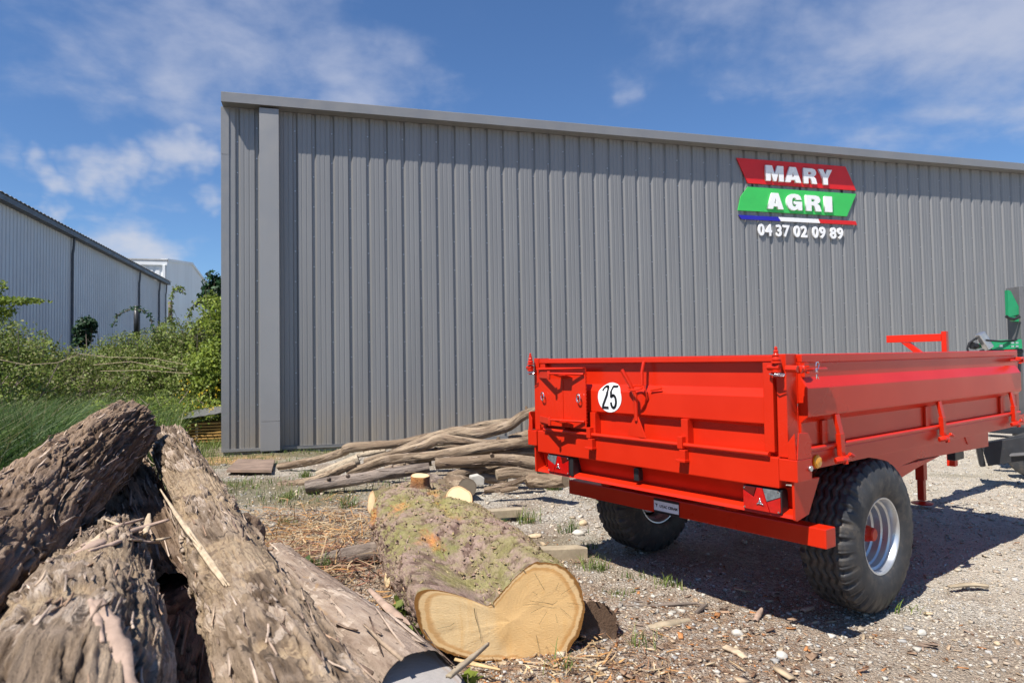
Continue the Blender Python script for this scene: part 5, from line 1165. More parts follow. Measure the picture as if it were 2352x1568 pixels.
MB().tube([loc_(at(x, y, 8.9)) for x, y in ((2265, 781), (2300, 784), (2342, 780))], .012, 8).build('hose', M['black'], mc_)
gl_ = [loc_(at(x, y, 9.0)) for x, y in ((2315, 666), (2322, 668), (2341, 705), (2342, 722), (2317, 729))]
MB().prism([tuple(p) for p in gl_], (0, .06, 0)).build('bracket', M['green'], mc_, .004)
gl_ = [loc_(at(x, y, 9.0)) for x, y in ((2321, 728), (2342, 726), (2342, 739), (2330, 738))]
MB().prism([tuple(p) for p in gl_], (0, .06, 0)).build('bracket', M['green'], mc_, .004)
MB().tube([loc_(at(x, y, 8.95)) for x, y in ((2311, 726), (2318, 731), (2330, 733), (2342, 727))], .02, 8).build('hinge_arm', M['black'], mc_)
MB().tube([loc_(at(x, y, 8.9)) for x, y in ((2255, 803), (2265, 830), (2290, 900))], .03, 8).build('lower_arm', M['darkmetal'], mc_)
beam([(2272, 806, 9.0), (2345, 806, 9.0)], .1, .04, 'boom_plate', M['darkmetal'], mc_)
beam([(2290, 810, 9.1), (2300, 990, 9.1)], .12, .12, 'mast', M['darkmetal'], mc_)
PB = gnd(2330, 1085)
bt = empty('black_frame_trailer', loc=(PB[0], PB[1], 0), label='black steel machine frame with low tyre at the right edge behind the red trailer', cat='machine')
offb = lambda p: Vector(p) - Vector((PB[0], PB[1], 0))
fb = beam([(2262, 1042, 8.0), (2430, 1015, 7.6)], .22, .26, 'frame_beam', M['darkmetal'], bt, off=offb)
beam([(2244, 1042, 8.05), (2258, 1041, 8.02)], .20, .28, 'end_cap', M['black'], bt, off=offb, bev=.015)
beam([(2272, 985, 8.8), (2420, 992, 8.6)], .08, .09, 'rail', M['darkmetal'], bt, off=offb)
beam([(2272, 1000, 8.9), (2420, 1008, 8.8)], .06, .03, 'rail', M['greymetal'], bt, off=offb)
beam([(2300, 962, 9.2), (2420, 965, 9.2)], .4, .30, 'hopper', M['darkmetal'], bt, off=offb)
beam([(2322, 1043, 7.75), (2420, 1036, 7.5)], .3, .02, 'step', M['greymetal'], bt, off=offb)
ax_ = Vector((.5, .86, 0)); c_ = offb(at(2372, 1060, 8.4)); c_.z = .27
MB().lathe([(.14, -.10), (.22, -.105), (.26, -.09), (.272, -.05), (.272, .05), (.26, .09), (.22, .105), (.14, .10)], c_, ax_, 40).build('tyre', M['rubber'], bt)
MB().lathe([(.0, -.04), (.11, -.04), (.145, -.095), (.145, .095), (.11, .04), (0, .04)], c_, ax_, 28).build('rim', M['darkmetal'], bt)

# ------------------------------------------------------------------ loose gravel, chips, fibres
def polar(n, y0, y1, x0=-.98, x1=1.05, p=1.0):
    u = rng.random(n); y = y0 * (y1 / y0) ** u; x = y * rng.uniform(x0, x1, n); return x, y
def gz(x, y): return ground_h(x, y)
n = 105000; x, y = polar(n, 1.9, 12.5); zg_, zd_ = zones(x, y)
pk_ = np.exp(-(((x - 2.1) / .9) ** 2 + ((y - 2.9) / .55) ** 2)) + .8 * np.exp(-(((x - .1) / .5) ** 2 + ((y - 5.7) / .5) ** 2)); keep = rng.random(n) > (pk_ * .85 + zg_ * .75 + zd_ * .45 * (rng.random(n) < .9)); x, y = x[keep], y[keep]; n = len(x)
sz = np.clip(rng.lognormal(math.log(.0053), .52, n), .0024, .024) * (1 + .35 * (y > 6))
base = np.array([(-1, -1, -1), (1, -1, -1), (1, 1, -1), (-1, 1, -1), (-1, -1, 1), (1, -1, 1), (1, 1, 1), (-1, 1, 1)]) * .62
Vs = base[None] * (1 + rng.normal(0, .22, (n, 8, 1))) + rng.normal(0, .16, (n, 8, 3)); Vs *= rng.uniform(.65, 1.35, (n, 1, 3)) * np.array([1, 1, .62])
a = rng.uniform(0, 6.28, n); ca, sa = np.cos(a)[:, None], np.sin(a)[:, None]
Vr = np.stack([Vs[..., 0] * ca - Vs[..., 1] * sa, Vs[..., 0] * sa + Vs[..., 1] * ca, Vs[..., 2]], -1) * sz[:, None, None]
Vr += np.stack([x, y, gz(x, y) + sz * .25], -1)[:, None]
q6 = np.array([(3, 2, 1, 0), (4, 5, 6, 7), (0, 1, 5, 4), (1, 2, 6, 5), (2, 3, 7, 6), (3, 0, 4, 7)])
Fs = (np.arange(n)[:, None, None] * 8 + q6[None]).reshape(-1, 4)
pal = np.array([(.50, .465, .405), (.55, .515, .45), (.47, .42, .35), (.50, .425, .33), (.58, .54, .475), (.38, .35, .31), (.54, .47, .37), (.46, .45, .43), (.38, .31, .24)])
cols = np.repeat(pal[rng.integers(0, len(pal), n)] * rng.uniform(.68, 1.12, (n, 1)), 8, 0)
tag(mesh_np('gravel', Vr.reshape(-1, 3), Fs, M['stone'], attrs={'col': np.clip(cols, 0, .8)}, smooth=True), 'loose gravel scattered over the yard', kind='stuff')
# individual pebbles and stones one can point at
def pebble(px, py, r, label, flat=.6, col='pebble', seed=0):
    bm = bmesh.new(); bmesh.ops.create_icosphere(bm, subdivisions=3, radius=1)
    for v in bm.verts:
        f = 1 + .18 * (noise.noise(v.co * 1.3 + Vector((seed, 0, 0)))); v.co = Vector((v.co.x * f * r, v.co.y * f * r * .75, v.co.z * f * r * flat))
    for f in bm.faces: f.smooth = True
    me = bpy.data.meshes.new('pebble'); bm.to_mesh(me); bm.free(); o = link('pebble', me, M[col]); p = gnd(px, py); o.location = (p[0], p[1], gh(p[0], p[1]) + r * flat * .55); o.rotation_euler[2] = seed * 1.3
    return tag(o, label, 'stone', 'pebbles on the gravel')
M['pebble'] = simple('pale_pebble', (.50, .475, .42), .7, 0, .1, 30); M['pebbletan'] = simple('tan_pebble', (.52, .41, .27), .8, 0, .15, 30)
pebble(1796, 1508, .036, 'largest white flat pebble near the bottom right', .5, seed=1); pebble(1694, 1457, .030, 'round white pebble left of the right tyre shadow', .75, seed=2)
pebble(1690, 1490, .018, 'small cream pebble below the round white pebble', .7, 'pebbletan', 3); pebble(1500, 1373, .017, 'grey white pebble at the edge of the trailer shadow', .6, seed=4)
pebble(2117, 1447, .026, 'white pebble right of the near trailer tyre', .7, seed=5); pebble(2290, 1485 - 12, .019, 'yellowish pebble at the lower right of the tyre', .6, 'pebbletan', 6)
pebble(1328, 1222, .055, 'flat pale rock beside the left trailer wheel', .5, seed=7); pebble(1340, 1200, .05, 'tan rock just behind the flat pale rock', .6, 'pebbletan', 8)
pebble(1545, 1335, .030, 'grey stone in the trailer shadow', .5, seed=9); pebble(1230, 1225, .06, 'flat tan stone on gravel between timber and wheel', .35, 'pebbletan', 10)
pebble(925, 1497 - 60, .020, 'small white stone between debarked log and trunk', .6, seed=11); pebble(1540, 1415, .018, 'tiny white pebble in front of the twig', .6, seed=12)
# chips
n = 26000; x, y = polar(n, 1.9, 8.5); _, zd_ = zones(x, y); keep = rng.random(n) < zd_ * .85 + .028; x, y = x[keep], y[keep]; n = len(x)
L_ = rng.lognormal(math.log(.018), .55, n); W_ = L_ * rng.uniform(.15, .5, n); Th = .0025 + W_ * .12
Vs = base[None] / .62 * np.stack([L_ / 2, W_ / 2, Th / 2], -1)[:, None]; Vs = Vs + rng.normal(0, 1, (n, 8, 3)) * (W_ * .12)[:, None, None]
bx = (np.abs(Vs[..., 0]) / L_[:, None]) ** 2 * L_[:, None] * rng.uniform(-.4, .6, (n, 1)); Vs[..., 2] += bx
a = rng.uniform(0, 6.28, n); e = rng.normal(0, .22, n); ca, sa, ce, se = np.cos(a)[:, None], np.sin(a)[:, None], np.cos(e)[:, None], np.sin(e)[:, None]
X, Y, Z_ = Vs[..., 0] * ce - Vs[..., 2] * se, Vs[..., 1], Vs[..., 0] * se + Vs[..., 2] * ce
Vr = np.stack([X * ca - Y * sa, X * sa + Y * ca, Z_], -1) + np.stack([x, y, gz(x, y) + Th + np.abs(se[:, 0]) * L_ * .3], -1)[:, None]
pal = np.array([(.24, .14, .09), (.36, .24, .16), (.46, .34, .23), (.16, .10, .07), (.44, .20, .08), (.54, .42, .28), (.30, .22, .17)])
cols = np.repeat(pal[rng.integers(0, len(pal), n)] * rng.uniform(.7, 1.2, (n, 1)), 8, 0)
tag(mesh_np('bark_chips', Vr.reshape(-1, 3), (np.arange(n)[:, None, None] * 8 + q6[None]).reshape(-1, 4), M['chip'], attrs={'col': cols}), 'bark and wood chips littering the ground round the logs', kind='stuff')
STRAW = np.array([(.48, .35, .20), (.40, .25, .12), (.30, .15, .08), (.56, .44, .28), (.46, .24, .09)])
def matted(n, cen, sp, ln, wid, seedv, cols=STRAW, name='shredded_bark'):
    r2 = np.random.default_rng(seedv); x = cen[0] + r2.normal(0, sp[0], n); y = cen[1] + r2.normal(0, sp[1], n); z = gz(x, y) + np.abs(r2.normal(0, cen[2], n))
    d = r2.normal(0, 1, (n, 3)); d[:, 2] *= .22; d /= np.linalg.norm(d, axis=1)[:, None]; Ls = ln * r2.uniform(.3, 1.3, n); side = np.cross(d, np.array([0, 0, 1.0])) + r2.normal(0, .4, (n, 3)); side /= np.linalg.norm(side, axis=1)[:, None]
    W_ = wid * r2.uniform(.4, 1.5, n); V_ = []; b0 = np.stack([x, y, z], 1); bend = r2.normal(0, .2, n)
    for i, u in enumerate((0, .33, .66, 1)):
        for s_2 in (-1, 1): V_.append(b0 + d * (u * Ls)[:, None] + side * (s_2 * W_ * (1, 1, .8, .3)[i] + bend * Ls * u * (1 - u))[:, None])
    V_ = np.stack(V_, 1); q = np.array([(0, 1, 3, 2), (2, 3, 5, 4), (4, 5, 7, 6)]); F_ = (np.arange(n)[:, None, None] * 8 + q[None]).reshape(-1, 4)
    c_ = np.repeat(cols[r2.integers(0, len(cols), n)] * r2.uniform(.7, 1.2, (n, 1)), 8, 0)
    return tag(mesh_np(name, V_.reshape(-1, 3), F_, M['chip'], attrs={'col': c_}), 'shredded orange brown bark fibres matted on the ground', kind='stuff')
matted(4200, (-1.95, 6.0, .05), (.55, .75), .16, .0038, 3); matted(1500, (-1.55, 5.0, .05), (.35, .35), .18, .004, 4, np.array([(.22, .10, .07), (.30, .15, .10), (.46, .33, .2)]))
matted(900, (-.9, 3.7, .02), (.3, .4), .09, .004, 5, np.array([(.50, .28, .11), (.30, .18, .11), (.52, .40, .26)])); matted(300, (.3, 3.3, .02), (.25, .2), .10, .004, 6)
matted(500, (-2.2, 3.4, .12), (.25, .7), .14, .003, 7, np.array([(.36, .27, .2), (.5, .4, .28), (.24, .17, .13)]))
def twig(pts, r, label, mat='polebrown'):
    o = MB().tube([tuple(gnd(x_, y_) + np.array([0, 0, z_])) for x_, y_, z_ in pts], r, 8).build('twig', M[mat]); tag(o, label, 'twig')
M['twigm'] = simple('grey_twig', (.17, .135, .11), .85, 0, .2, 12)
twig([(1395, 1392, .012), (1480, 1397, .015), (1560, 1394, .02), (1600, 1392, .02), (1625, 1397, .015)], [.004, .008, .010, .008, .005], 'thin dark twig lying on gravel right of the heart-shaped face', 'twigm')
twig([(1410, 1383, .01), (1500, 1386, .01), (1590, 1389, .01)], [.003, .006, .004], 'thinner twig just behind the dark twig', 'twigm')
twig([(1598, 1412, .012), (1612, 1403, .02), (1622, 1396, .02)], [.012, .014, .010], 'short stubby twig end beside the dark twig', 'twigm')
strip('wood_chunk', [gnd(1490, 1445) + [0, 0, .02], gnd(1530, 1440) + [0, 0, .03], gnd(1585, 1427) + [0, 0, .02]], [.04, .07, .03], 'timber', label='flat grey splintered wood chunk on the gravel', cat='wood', curl=.1, seed=41, thick=.02)
strip('wood_chip', [gnd(1665, 1490) + [0, 0, .02], gnd(1690, 1500) + [0, 0, .02], gnd(1712, 1514) + [0, 0, .015]], [.04, .045, .03], 'fibre', label='pale flat wood chip near the bottom right', cat='wood', curl=.1, seed=42, thick=.012)
strip('wood_chip', [gnd(1735, 1424) + [0, 0, .01], gnd(1742, 1413) + [0, 0, .02], gnd(1750, 1400) + [0, 0, .015]], [.03, .035, .02], 'strip', label='brownish upright chip before the right tyre', cat='wood', curl=.3, seed=43, thick=.01)
strip('wood_chip', [gnd(1843, 1405) + [0, 0, .02], gnd(1856, 1400) + [0, 0, .02], gnd(1868, 1396) + [0, 0, .015]], [.03, .035, .02], 'strip', label='dark chip at the foot of the near tyre shadow', cat='wood', curl=.3, seed=44, thick=.01)
strip('wood_chip', [gnd(2180, 1348) + [0, 0, .01], gnd(2230, 1345) + [0, 0, .02], gnd(2270, 1346) + [0, 0, .01]], [.03, .05, .03], 'timber', label='flat tan chip on the sunlit gravel far right', cat='wood', curl=.1, seed=45, thick=.01)

# ------------------------------------------------------------------ vegetation
def blades(name, x, y, h_, w, cols, droop=.4, seedv=0, zoff=0.0, lean=None, parent=None, origin=None):
    r2 = np.random.default_rng(seedv); n = len(x); z = gz(x, y) + zoff; a = r2.uniform(0, 6.28, n); d = np.stack([np.cos(a), np.sin(a), np.zeros(n)], 1)
    if lean is not None: d = d + np.array(lean)
    s_ = np.stack([-np.sin(a), np.cos(a), np.zeros(n)], 1); hh_ = h_ * r2.uniform(.45, 1.15, n); dr = hh_ * droop * r2.uniform(.2, 1.4, n); ww = w * r2.uniform(.6, 1.3, n); V_ = []; b0 = np.stack([x, y, z], 1)
    for i, u in enumerate((0, .35, .7, 1)):
        for sg in (-1, 1): V_.append(b0 + d * (dr * u * u)[:, None] + np.array([0, 0, 1.0]) * (hh_ * u * (1 - .28 * u * np.minimum(1, droop * 1.4)))[:, None] + s_ * (sg * ww * (1, .9, .6, .08)[i] / 2)[:, None])
    V_ = np.stack(V_, 1); q = np.array([(0, 1, 3, 2), (2, 3, 5, 4), (4, 5, 7, 6)]); F_ = (np.arange(n)[:, None, None] * 8 + q[None]).reshape(-1, 4)
    c_ = np.repeat(cols[r2.integers(0, len(cols), n)] * r2.uniform(.7, 1.3, (n, 1)), 8, 0)
    V_ = V_.reshape(-1, 3)
    if origin is not None: V_ = V_ - np.array(origin)
    o = mesh_np(name, V_, F_, M['leaf'], parent, attrs={'col': c_})
    if origin is not None: o.location = origin
    return o
GR = np.array([(.085, .16, .028), (.11, .19, .035), (.065, .12, .025), (.16, .21, .06), (.20, .19, .09)])
GRD = np.array([(.05, .11, .028), (.07, .14, .035), (.04, .085, .025), (.10, .15, .05)])
GRY = np.array([(.15, .22, .04), (.20, .27, .05), (.11, .18, .03), (.24, .25, .10)])
def patch(n, fx, fy, sd_): return fx + np.random.default_rng(sd_).normal(0, 1, n) * 0
r3 = np.random.default_rng(5)
def region(n, x0, x1, y0, y1, seedv, cond=None):
    r2 = np.random.default_rng(seedv); x = r2.uniform(x0, x1, n); y = r2.uniform(y0, y1, n)
    k = fbm(np.stack([x, y, x * 0], 1) * 1.3, 3, seedv) > .40
    if cond is not None: k &= cond(x, y)
    return x[k], y[k]
wallc = lambda x, y: ((x + 5.27) * .9598 + (y - 12.394) * .2808 < -.15) | ((x + 5.27) * -.2808 + (y - 12.394) * .9598 < -.03)
left_of = lambda x, y: wallc(x, y) & (x < -.42 * y + 0.2 - .9)
x, y = region(34000, -16, -4.6, 9.0, 20, 11, lambda x, y: wallc(x, y) & (x < -5.0 - np.clip(11 - y, 0, 3) * .6) & ((x < -.485 * y) | (y > 16.5)))
tag(blades('tall_grass', x, y, 1.1, .015, np.vstack([GR, GRD, GRY]), .45, 12), 'tall green grass and weeds in front of the brambles', kind='stuff')
x, y = region(16000, -8.2, -4.1, 5.2, 10.5, 13, lambda x, y: x < -.55 * y - .85)
tag(blades('long_grass', x, y, 1.50, .017, np.vstack([GRD, GRD * .8, GR]), .75, 14, lean=(.6, -.3, 0)), 'dense long drooping dark green grass beside the log pile', kind='stuff')
x, y = region(7000, -5.6, -3.3, 3.0, 6.0, 15, lambda x, y: x < -.62 * y - 1.1)
tag(blades('long_grass', x, y, 1.0, .010, np.vstack([GRD, GR]), .7, 16, lean=(.5, -.2, 0)), 'long dark grass at the left edge of the yard', kind='stuff')
x, y = region(14000, -7.5, 1.0, 6.4, 14.5, 17, wallc); g_, _ = zones(x, y); k = np.random.default_rng(3).random(len(x)) < np.clip(g_ * 1.1 - .12, 0, 1); x, y = x[k], y[k]
tag(blades('short_grass', x, y, .10, .008, np.vstack([GRY, GR]), .6, 18), 'short grass and weeds between the gravel', kind='stuff')
x, y = region(5200, -8.6, -5.3, 11.0, 15.0, 19, lambda x, y: (x + 5.27) * .9598 + (y - 12.394) * .2808 < -.1)
tag(blades('bright_grass', x, y, .17, .010, GRY, .5, 20), 'bright lit grass by the board stack and warehouse corner', kind='stuff')
# tufts one can point at
def tuft(px, py, h_, n, label, seedv, cols=GRY, w=.006, sp=.05, name='grass_tuft', droop=.6):
    p = gnd(px, py); r2 = np.random.default_rng(seedv); x = p[0] + r2.normal(0, sp, n); y = p[1] + r2.normal(0, sp * .8, n)
    o = blades(name, x, y, h_, w, cols, droop, seedv, origin=(p[0], p[1], gh(p[0], p[1]))); return tag(o, label, 'grass', 'tufts of grass in the gravel')
for k, a in enumerate([(1310, 1215, .16, 60, 'grass tuft between the pale rock and the far timber'), (1365, 1312, .13, 80, 'grass tuft at the tip of the trailer shadow'), (1535, 1343, .09, 60, 'yellow green tuft at the shadow edge', ), (1458, 1330, .07, 26, 'small tuft left of the yellow green tuft'),
                       (1475, 1475 + 10, .10, 26, 'faint tuft on gravel before the heart-shaped face'), (1420, 1368, .06, 40, 'low weed right of the mossy trunk'), (985, 1478, .18, 18, 'few long blades leaning on the heart-shaped face'), (1415, 1190, .14, 60, 'grass tuft just left of the left trailer wheel'),
                       (1212, 1192, .20, 70, 'tall tuft at the end of the far timber'), (1150, 1196, .10, 60, 'tuft in front of the far timber'), (2085, 1395, .08, 24, 'small tuft at the foot of the near tyre'), (1303, 1545, .12, 16, 'thin blades in the shade below the sawn face'),
                       (800, 1165, .14, 90, 'grass tuft under the dark grey log'), (660, 1150, .12, 90, 'tuft left of the pale log end'), (700, 1095, .14, 110, 'grass tuft between the longest pole and the split firewood'), (1270, 1120, .18, 130, 'grass tuft by the light log below the trailer corner'),
                       (905, 1150, .12, 80, 'grass tuft behind the mossy trunk'), (660, 1160 + 40, .1, 70, 'tuft on gravel left of the trunk'), (745, 1318, .16, 90, 'grass tuft at the short branch log'), (1350, 1255 + 2, .08, 40, 'tuft touching the near timber end')]):
    tuft(*a[:5], 200 + k, cols=GRY if k % 3 else GR)
def leaf_cloud(cen, rad, n, size, cols, seedv, shell=.5, gap=.42, up=.3):
    r2 = np.random.default_rng(seedv); d = r2.normal(0, 1, (n * 2, 3)); d /= np.linalg.norm(d, axis=1)[:, None]; rr = r2.uniform(0, 1, n * 2) ** shell; p = d * rr[:, None]
    k = fbm(p * 2.4 + seedv, 3, seedv) * (1.15 - .25 * rr) > gap; p = p[k][:n]; p = p * (1 + .35 * (fbm(p * 1.7 + 9, 2, seedv + 1) - .5)[:, None] * 2); P_ = np.array(cen) + p * np.array(rad); m_ = len(P_)
    nn = r2.normal(0, 1, (m_, 3)) + np.array([0, -.2, up * 2]) + p * .8; nn /= np.linalg.norm(nn, axis=1)[:, None]; t_ = np.cross(nn, r2.normal(0, 1, (m_, 3))); t_ /= np.linalg.norm(t_, axis=1)[:, None]; b_ = np.cross(nn, t_); s_ = size * r2.uniform(.5, 1.3, m_)
    V_ = np.stack([P_ - t_ * s_[:, None] * .6, P_ + b_ * s_[:, None] * .38 + nn * s_[:, None] * .12, P_ + t_ * s_[:, None] * .7, P_ - b_ * s_[:, None] * .38 + nn * s_[:, None] * .12], 1)
    tone = .6 + .8 * fbm(P_ * 1.6, 3, seedv + 3)
    c_ = cols[r2.integers(0, len(cols), m_)] * (r2.uniform(.75, 1.25, m_) * tone)[:, None]
    return V_.reshape(-1, 3), np.repeat(c_, 4, 0)
def bush(name, blobs, n, size, cols, label, cat='bush', group=None, seedv=0, stems=14, stemcol='twigm', gap=.42, trunk=None, shell=.5):
    cx_ = blobs[0][0]; zb = gh(cx_[0], cx_[1]); root_ = empty(name, loc=(cx_[0], cx_[1], zb), label=label, cat=cat, group=group)
    Vs, Cs = [], []
    vol = np.array([b_[1][0] * b_[1][2] for b_ in blobs]); vol = vol / vol.sum()
    for k, (c_, r_) in enumerate(blobs):
        v, c2 = leaf_cloud(c_, r_, int(n * vol[k]), size, cols, seedv + k, gap=gap, shell=shell); Vs.append(v); Cs.append(c2)
    Vs = np.vstack(Vs) - np.array([cx_[0], cx_[1], zb]); Cs = np.vstack(Cs); F_ = np.arange(len(Vs)).reshape(-1, 4)
    mesh_np('foliage', Vs, F_, M['leaf'], root_, attrs={'col': Cs})
    r2 = random.Random(seedv); st_ = MB()
    for k in range(stems):
        c_, r_ = blobs[r2.randrange(len(blobs))]; a = r2.uniform(0, 6.28); q_ = r2.uniform(.2, 1.0)
        end = Vector((c_[0] - cx_[0] + math.cos(a) * r_[0] * q_, c_[1] - cx_[1] + math.sin(a) * r_[1] * q_, c_[2] - zb + r_[2] * r2.uniform(.2, 1.1)))
        b0 = Vector((c_[0] - cx_[0] + r2.uniform(-.3, .3), c_[1] - cx_[1] + r2.uniform(-.3, .3), -.1)); mid = b0.lerp(end, .5) + Vector((r2.uniform(-.3, .3), r2.uniform(-.3, .3), r2.uniform(.1, .4)))
        st_.tube([b0, mid, end], [.018, .012, .004], 5)
    if trunk: st_.tube([(0, 0, -.2), (0.05, 0, trunk * .5), (0, .05, trunk)], [.09, .07, .04], 8)
    st_.build('trunk' if trunk else 'stems', M[stemcol], root_)
    return root_
LF = np.array([(.14, .20, .035), (.19, .255, .05), (.10, .15, .025), (.23, .27, .08), (.24, .235, .10), (.16, .22, .04)])
LY = np.array([(.20, .28, .04), (.27, .33, .05), (.15, .21, .035)]); LD = np.array([(.02, .06, .022), (.03, .08, .03), (.015, .045, .02)])
def bb(px, py, Z, rx, ry, rz): p = at(px, py, Z); return (p, (rx, ry, rz))
GB = 'brambles in front of the white halls'
bush('bramble', [bb(440, 800, 19.0, 1.15, 1.3, 1.0), bb(360, 830, 18.5, 1.1, 1.2, .9), bb(400, 880, 17.5, 1.4, 1.2, .8), bb(470, 880, 17.5, 1.0, 1.2, .9)], 52000, .055, LF, 'largest green bramble mound, right beside the warehouse corner', 'bush', GB, 301, 40)
bush('bramble', [bb(505, 770, 17.0, .75, .8, 1.1), bb(500, 860, 16.5, .8, .8, .9)], 9000, .07, LY, 'bright yellow green shrub touching the warehouse corner', 'bush', GB, 311, 16)
bush('bramble', [bb(285, 840, 19.0, 1.1, 1.2, .85), bb(235, 870, 18.0, 1.1, 1.2, .8), bb(310, 900, 17.0, 1.2, 1.1, .7)], 32000, .055, LF, 'olive bramble mound in the middle of the hedge', 'bush', GB, 321, 40)
bush('bramble', [bb(150, 875, 16.0, 1.2, 1.1, .8), bb(80, 860, 15.0, 1.1, 1.1, .85), bb(200, 920, 15.0, 1.1, 1.0, .6)], 26000, .052, np.vstack([LF, [(.22, .20, .12)]]), 'bramble with pale dry stems left of the middle mound', 'bush', GB, 331, 60)
bush('bramble', [bb(0, 850, 13.0, 1.3, 1.1, .9), bb(-80, 820, 13.0, 1.3, 1.1, 1.1), bb(30, 910, 12.0, 1.1, 1.0, .6)], 24000, .05, LF, 'bramble at the left edge below the yellow green branch', 'bush', GB, 341, 30)
bush('bramble', [bb(430, 950, 15.0, .9, .8, .45), bb(360, 960, 14.0, .9, .7, .5), bb(250, 970, 12.5, 1.0, .7, .45)], 9000, .055, LY, 'low nettle like weeds in front of the brambles', 'bush', GB, 351, 20, shell=.8)
bush('dark_shrub', [bb(196, 752, 21.0, .34, .34, .36), bb(188, 772, 21, .3, .3, .4), bb(208, 745, 21, .2, .2, .22)], 1500, .10, LD, 'small dark green shrub standing before the long white hall', 'bush', None, 361, 6)
bush('small_tree', [bb(497, 655, 22.0, .42, .42, .5), bb(480, 680, 22, .4, .4, .3), bb(505, 700, 22, .5, .5, .6)], 1500, .13, LD * 1.3, 'dark leaved small tree peeping out at the warehouse corner', 'tree', None, 371, 10, trunk=3.0, gap=.5)
bush('overhanging_shrub', [bb(10, 690, 11.0, .30, .3, .09), bb(50, 692, 11.0, .33, .3, .06), bb(85, 689, 11.0, .16, .3, .035), bb(-20, 655, 11.0, .22, .3, .15), bb(-60, 720, 11, .5, .3, .3), bb(0, 715, 11, .3, .3, .08)], 2600, .05, LY, 'yellow green branch reaching in from the left edge before the long hall', 'bush', None, 381, 4)
# arching bramble shoots
for k, (pts_, lab) in enumerate([([(258, 750), (272, 722), (300, 710), (325, 712), (345, 725), (352, 760)], 'arching dark leafy bramble shoot left of the second downpipe'), ([(395, 740), (392, 700), (398, 668), (412, 660), (420, 672)], 'thin bramble shoot standing up before the gabled hall'), ([(430, 730), (445, 700), (470, 690), (495, 700)], 'low arching shoot beside the small dark tree')]):
    base_ = at(*pts_[0], 18.0); rt_ = empty('bramble_shoot', loc=tuple(base_), label=lab, cat='plant')
    pp = [Vector(at(x_, y_, 18.0)) - Vector(base_) for x_, y_ in pts_]; MB().tube(pp, .012, 5).build('stem', M['twigm'], rt_)
    Vv, Cc = [], []
    for j, p in enumerate(catmull([tuple(q_) for q_ in pp], 16)):
        v, c2 = leaf_cloud(p, (.09, .09, .09), 9, .07, LD * 1.6 if k == 0 else LF, 400 + k * 20 + j, gap=.2); Vv.append(v); Cc.append(c2)
    Vv = np.vstack(Vv); mesh_np('foliage', Vv, np.arange(len(Vv)).reshape(-1, 4), M['leaf'], rt_, attrs={'col': np.vstack(Cc)})
ps = MB().tube([tuple(at(313, y_, 20.0)) for y_ in (702, 780)], .07, 10).build('wooden_post', M['darkmetal']); tag(ps, 'dark wooden post stump rising from the brambles before the long hall', 'post')
ps = MB().tube([tuple(at(391, y_, 20.0)) for y_ in (692, 740)], .06, 8).build('wooden_post', M['twigm']); tag(ps, 'thin dark stake under the upright bramble shoot', 'post')
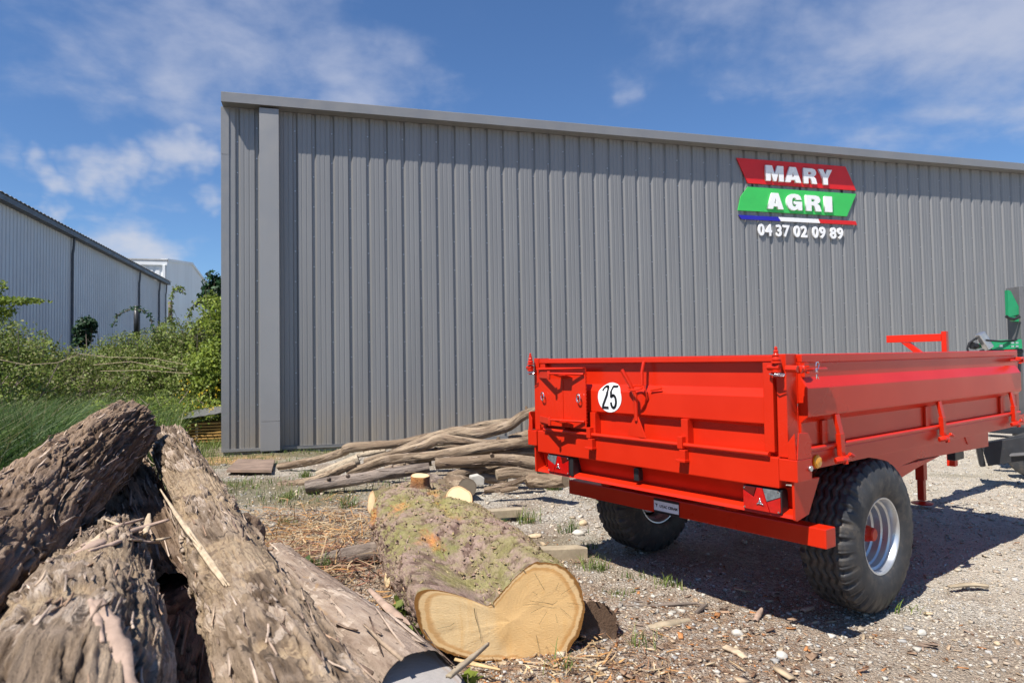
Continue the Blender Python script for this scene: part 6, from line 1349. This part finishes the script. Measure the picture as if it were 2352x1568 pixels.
# dry pale stems and yellow flowers
x, y = region(260, -13, -8.3, 13, 17, 23); tag(blades('dry_stems', x, y, 1.5, .012, np.array([(.30, .25, .20), (.38, .31, .25), (.25, .2, .17)]), .25, 24), 'dry pale stems among the brambles at left', kind='stuff')
r2 = np.random.default_rng(44); pts_f = np.vstack([at(px_, py_, Z_) for px_, py_, Z_ in zip(r2.uniform(400, 505, 45), r2.uniform(870, 960, 45), r2.uniform(13.2, 14.6, 45))])
vf = []; 
for p in pts_f: v, _c = leaf_cloud(p, (.03, .03, .05), 4, .028, np.array([(.7, .5, .02)]), int(abs(p[0] * 1000)) % 999, gap=.0); vf.append(v)
vf = np.vstack(vf); tag(mesh_np('yellow_flowers', vf, np.arange(len(vf)).reshape(-1, 4), M['leaf'], attrs={'col': np.tile([(.72, .52, .03)], (len(vf), 1))}), 'yellow flowers in the weeds by the warehouse corner', kind='stuff')
# pale dry canes lying over the brambles
for k, l in enumerate([[(0, 826, 12.0), (60, 838, 12.2), (130, 833, 12.4), (180, 815, 12.8)], [(180, 812, 14.5), (250, 820, 14.6), (350, 822, 14.8), (430, 838, 15.0)], [(230, 852, 14.0), (330, 850, 14.2), (440, 858, 14.5)], [(215, 838, 14.2), (300, 830, 14.2), (400, 848, 14.3)]]):
    o = MB().tube([tuple(at(*q_)) for q_ in l], .0055, 5).build('dry_cane', M['fibre']); tag(o, ['pale dry cane drooping over the grass at the left edge', 'longest pale dry cane over the middle brambles', 'lowest pale dry cane in front of the big bramble mound', 'middle pale dry cane over the brambles'][k], 'plant', 'dry canes over the brambles')
# small broad-leaved plants between the logs
def broad(px, py, Z, r_, n, label, seedv, cols=LF):
    p = at(px, py, Z); rt_ = empty('weed', loc=tuple(p), label=label, cat='plant', group='broad leaved weeds among the logs')
    v, c2 = leaf_cloud((0, 0, 0), (r_, r_, r_ * .8), n, .045, cols, seedv, gap=.1, shell=.6); mesh_np('leaves', v, np.arange(len(v)).reshape(-1, 4), M['leaf'], rt_, attrs={'col': c2})
    st_ = MB(); rr_ = random.Random(seedv)
    for k in range(8): st_.tube([(rr_.uniform(-.02, .02), rr_.uniform(-.02, .02), -(p[2])), (rr_.uniform(-r_, r_) * .7, rr_.uniform(-r_, r_) * .7, rr_.uniform(-.3, .5) * r_)], .002, 4)
    st_.build('stems', M['twigm'], rt_)
broad(915, 1395, 3.65, .075, 60, 'bright green leafy weed touching the left lobe of the sawn face', 501, LY * .8); broad(945, 1375, 3.75, .05, 34, 'smaller green weed behind the bright leafy weed', 502, LY * .8)
broad(1085, 1556, 2.9, .045, 24, 'small round leaved weed at the bottom edge below the stick', 503, LY * .8); broad(935, 1455, 3.45, .06, 50, 'low weed under the left lobe', 504, LF)
broad(700, 1300, 4.7, .08, 60, 'dock like weed by the curled bark sheet', 505, GR * .9)
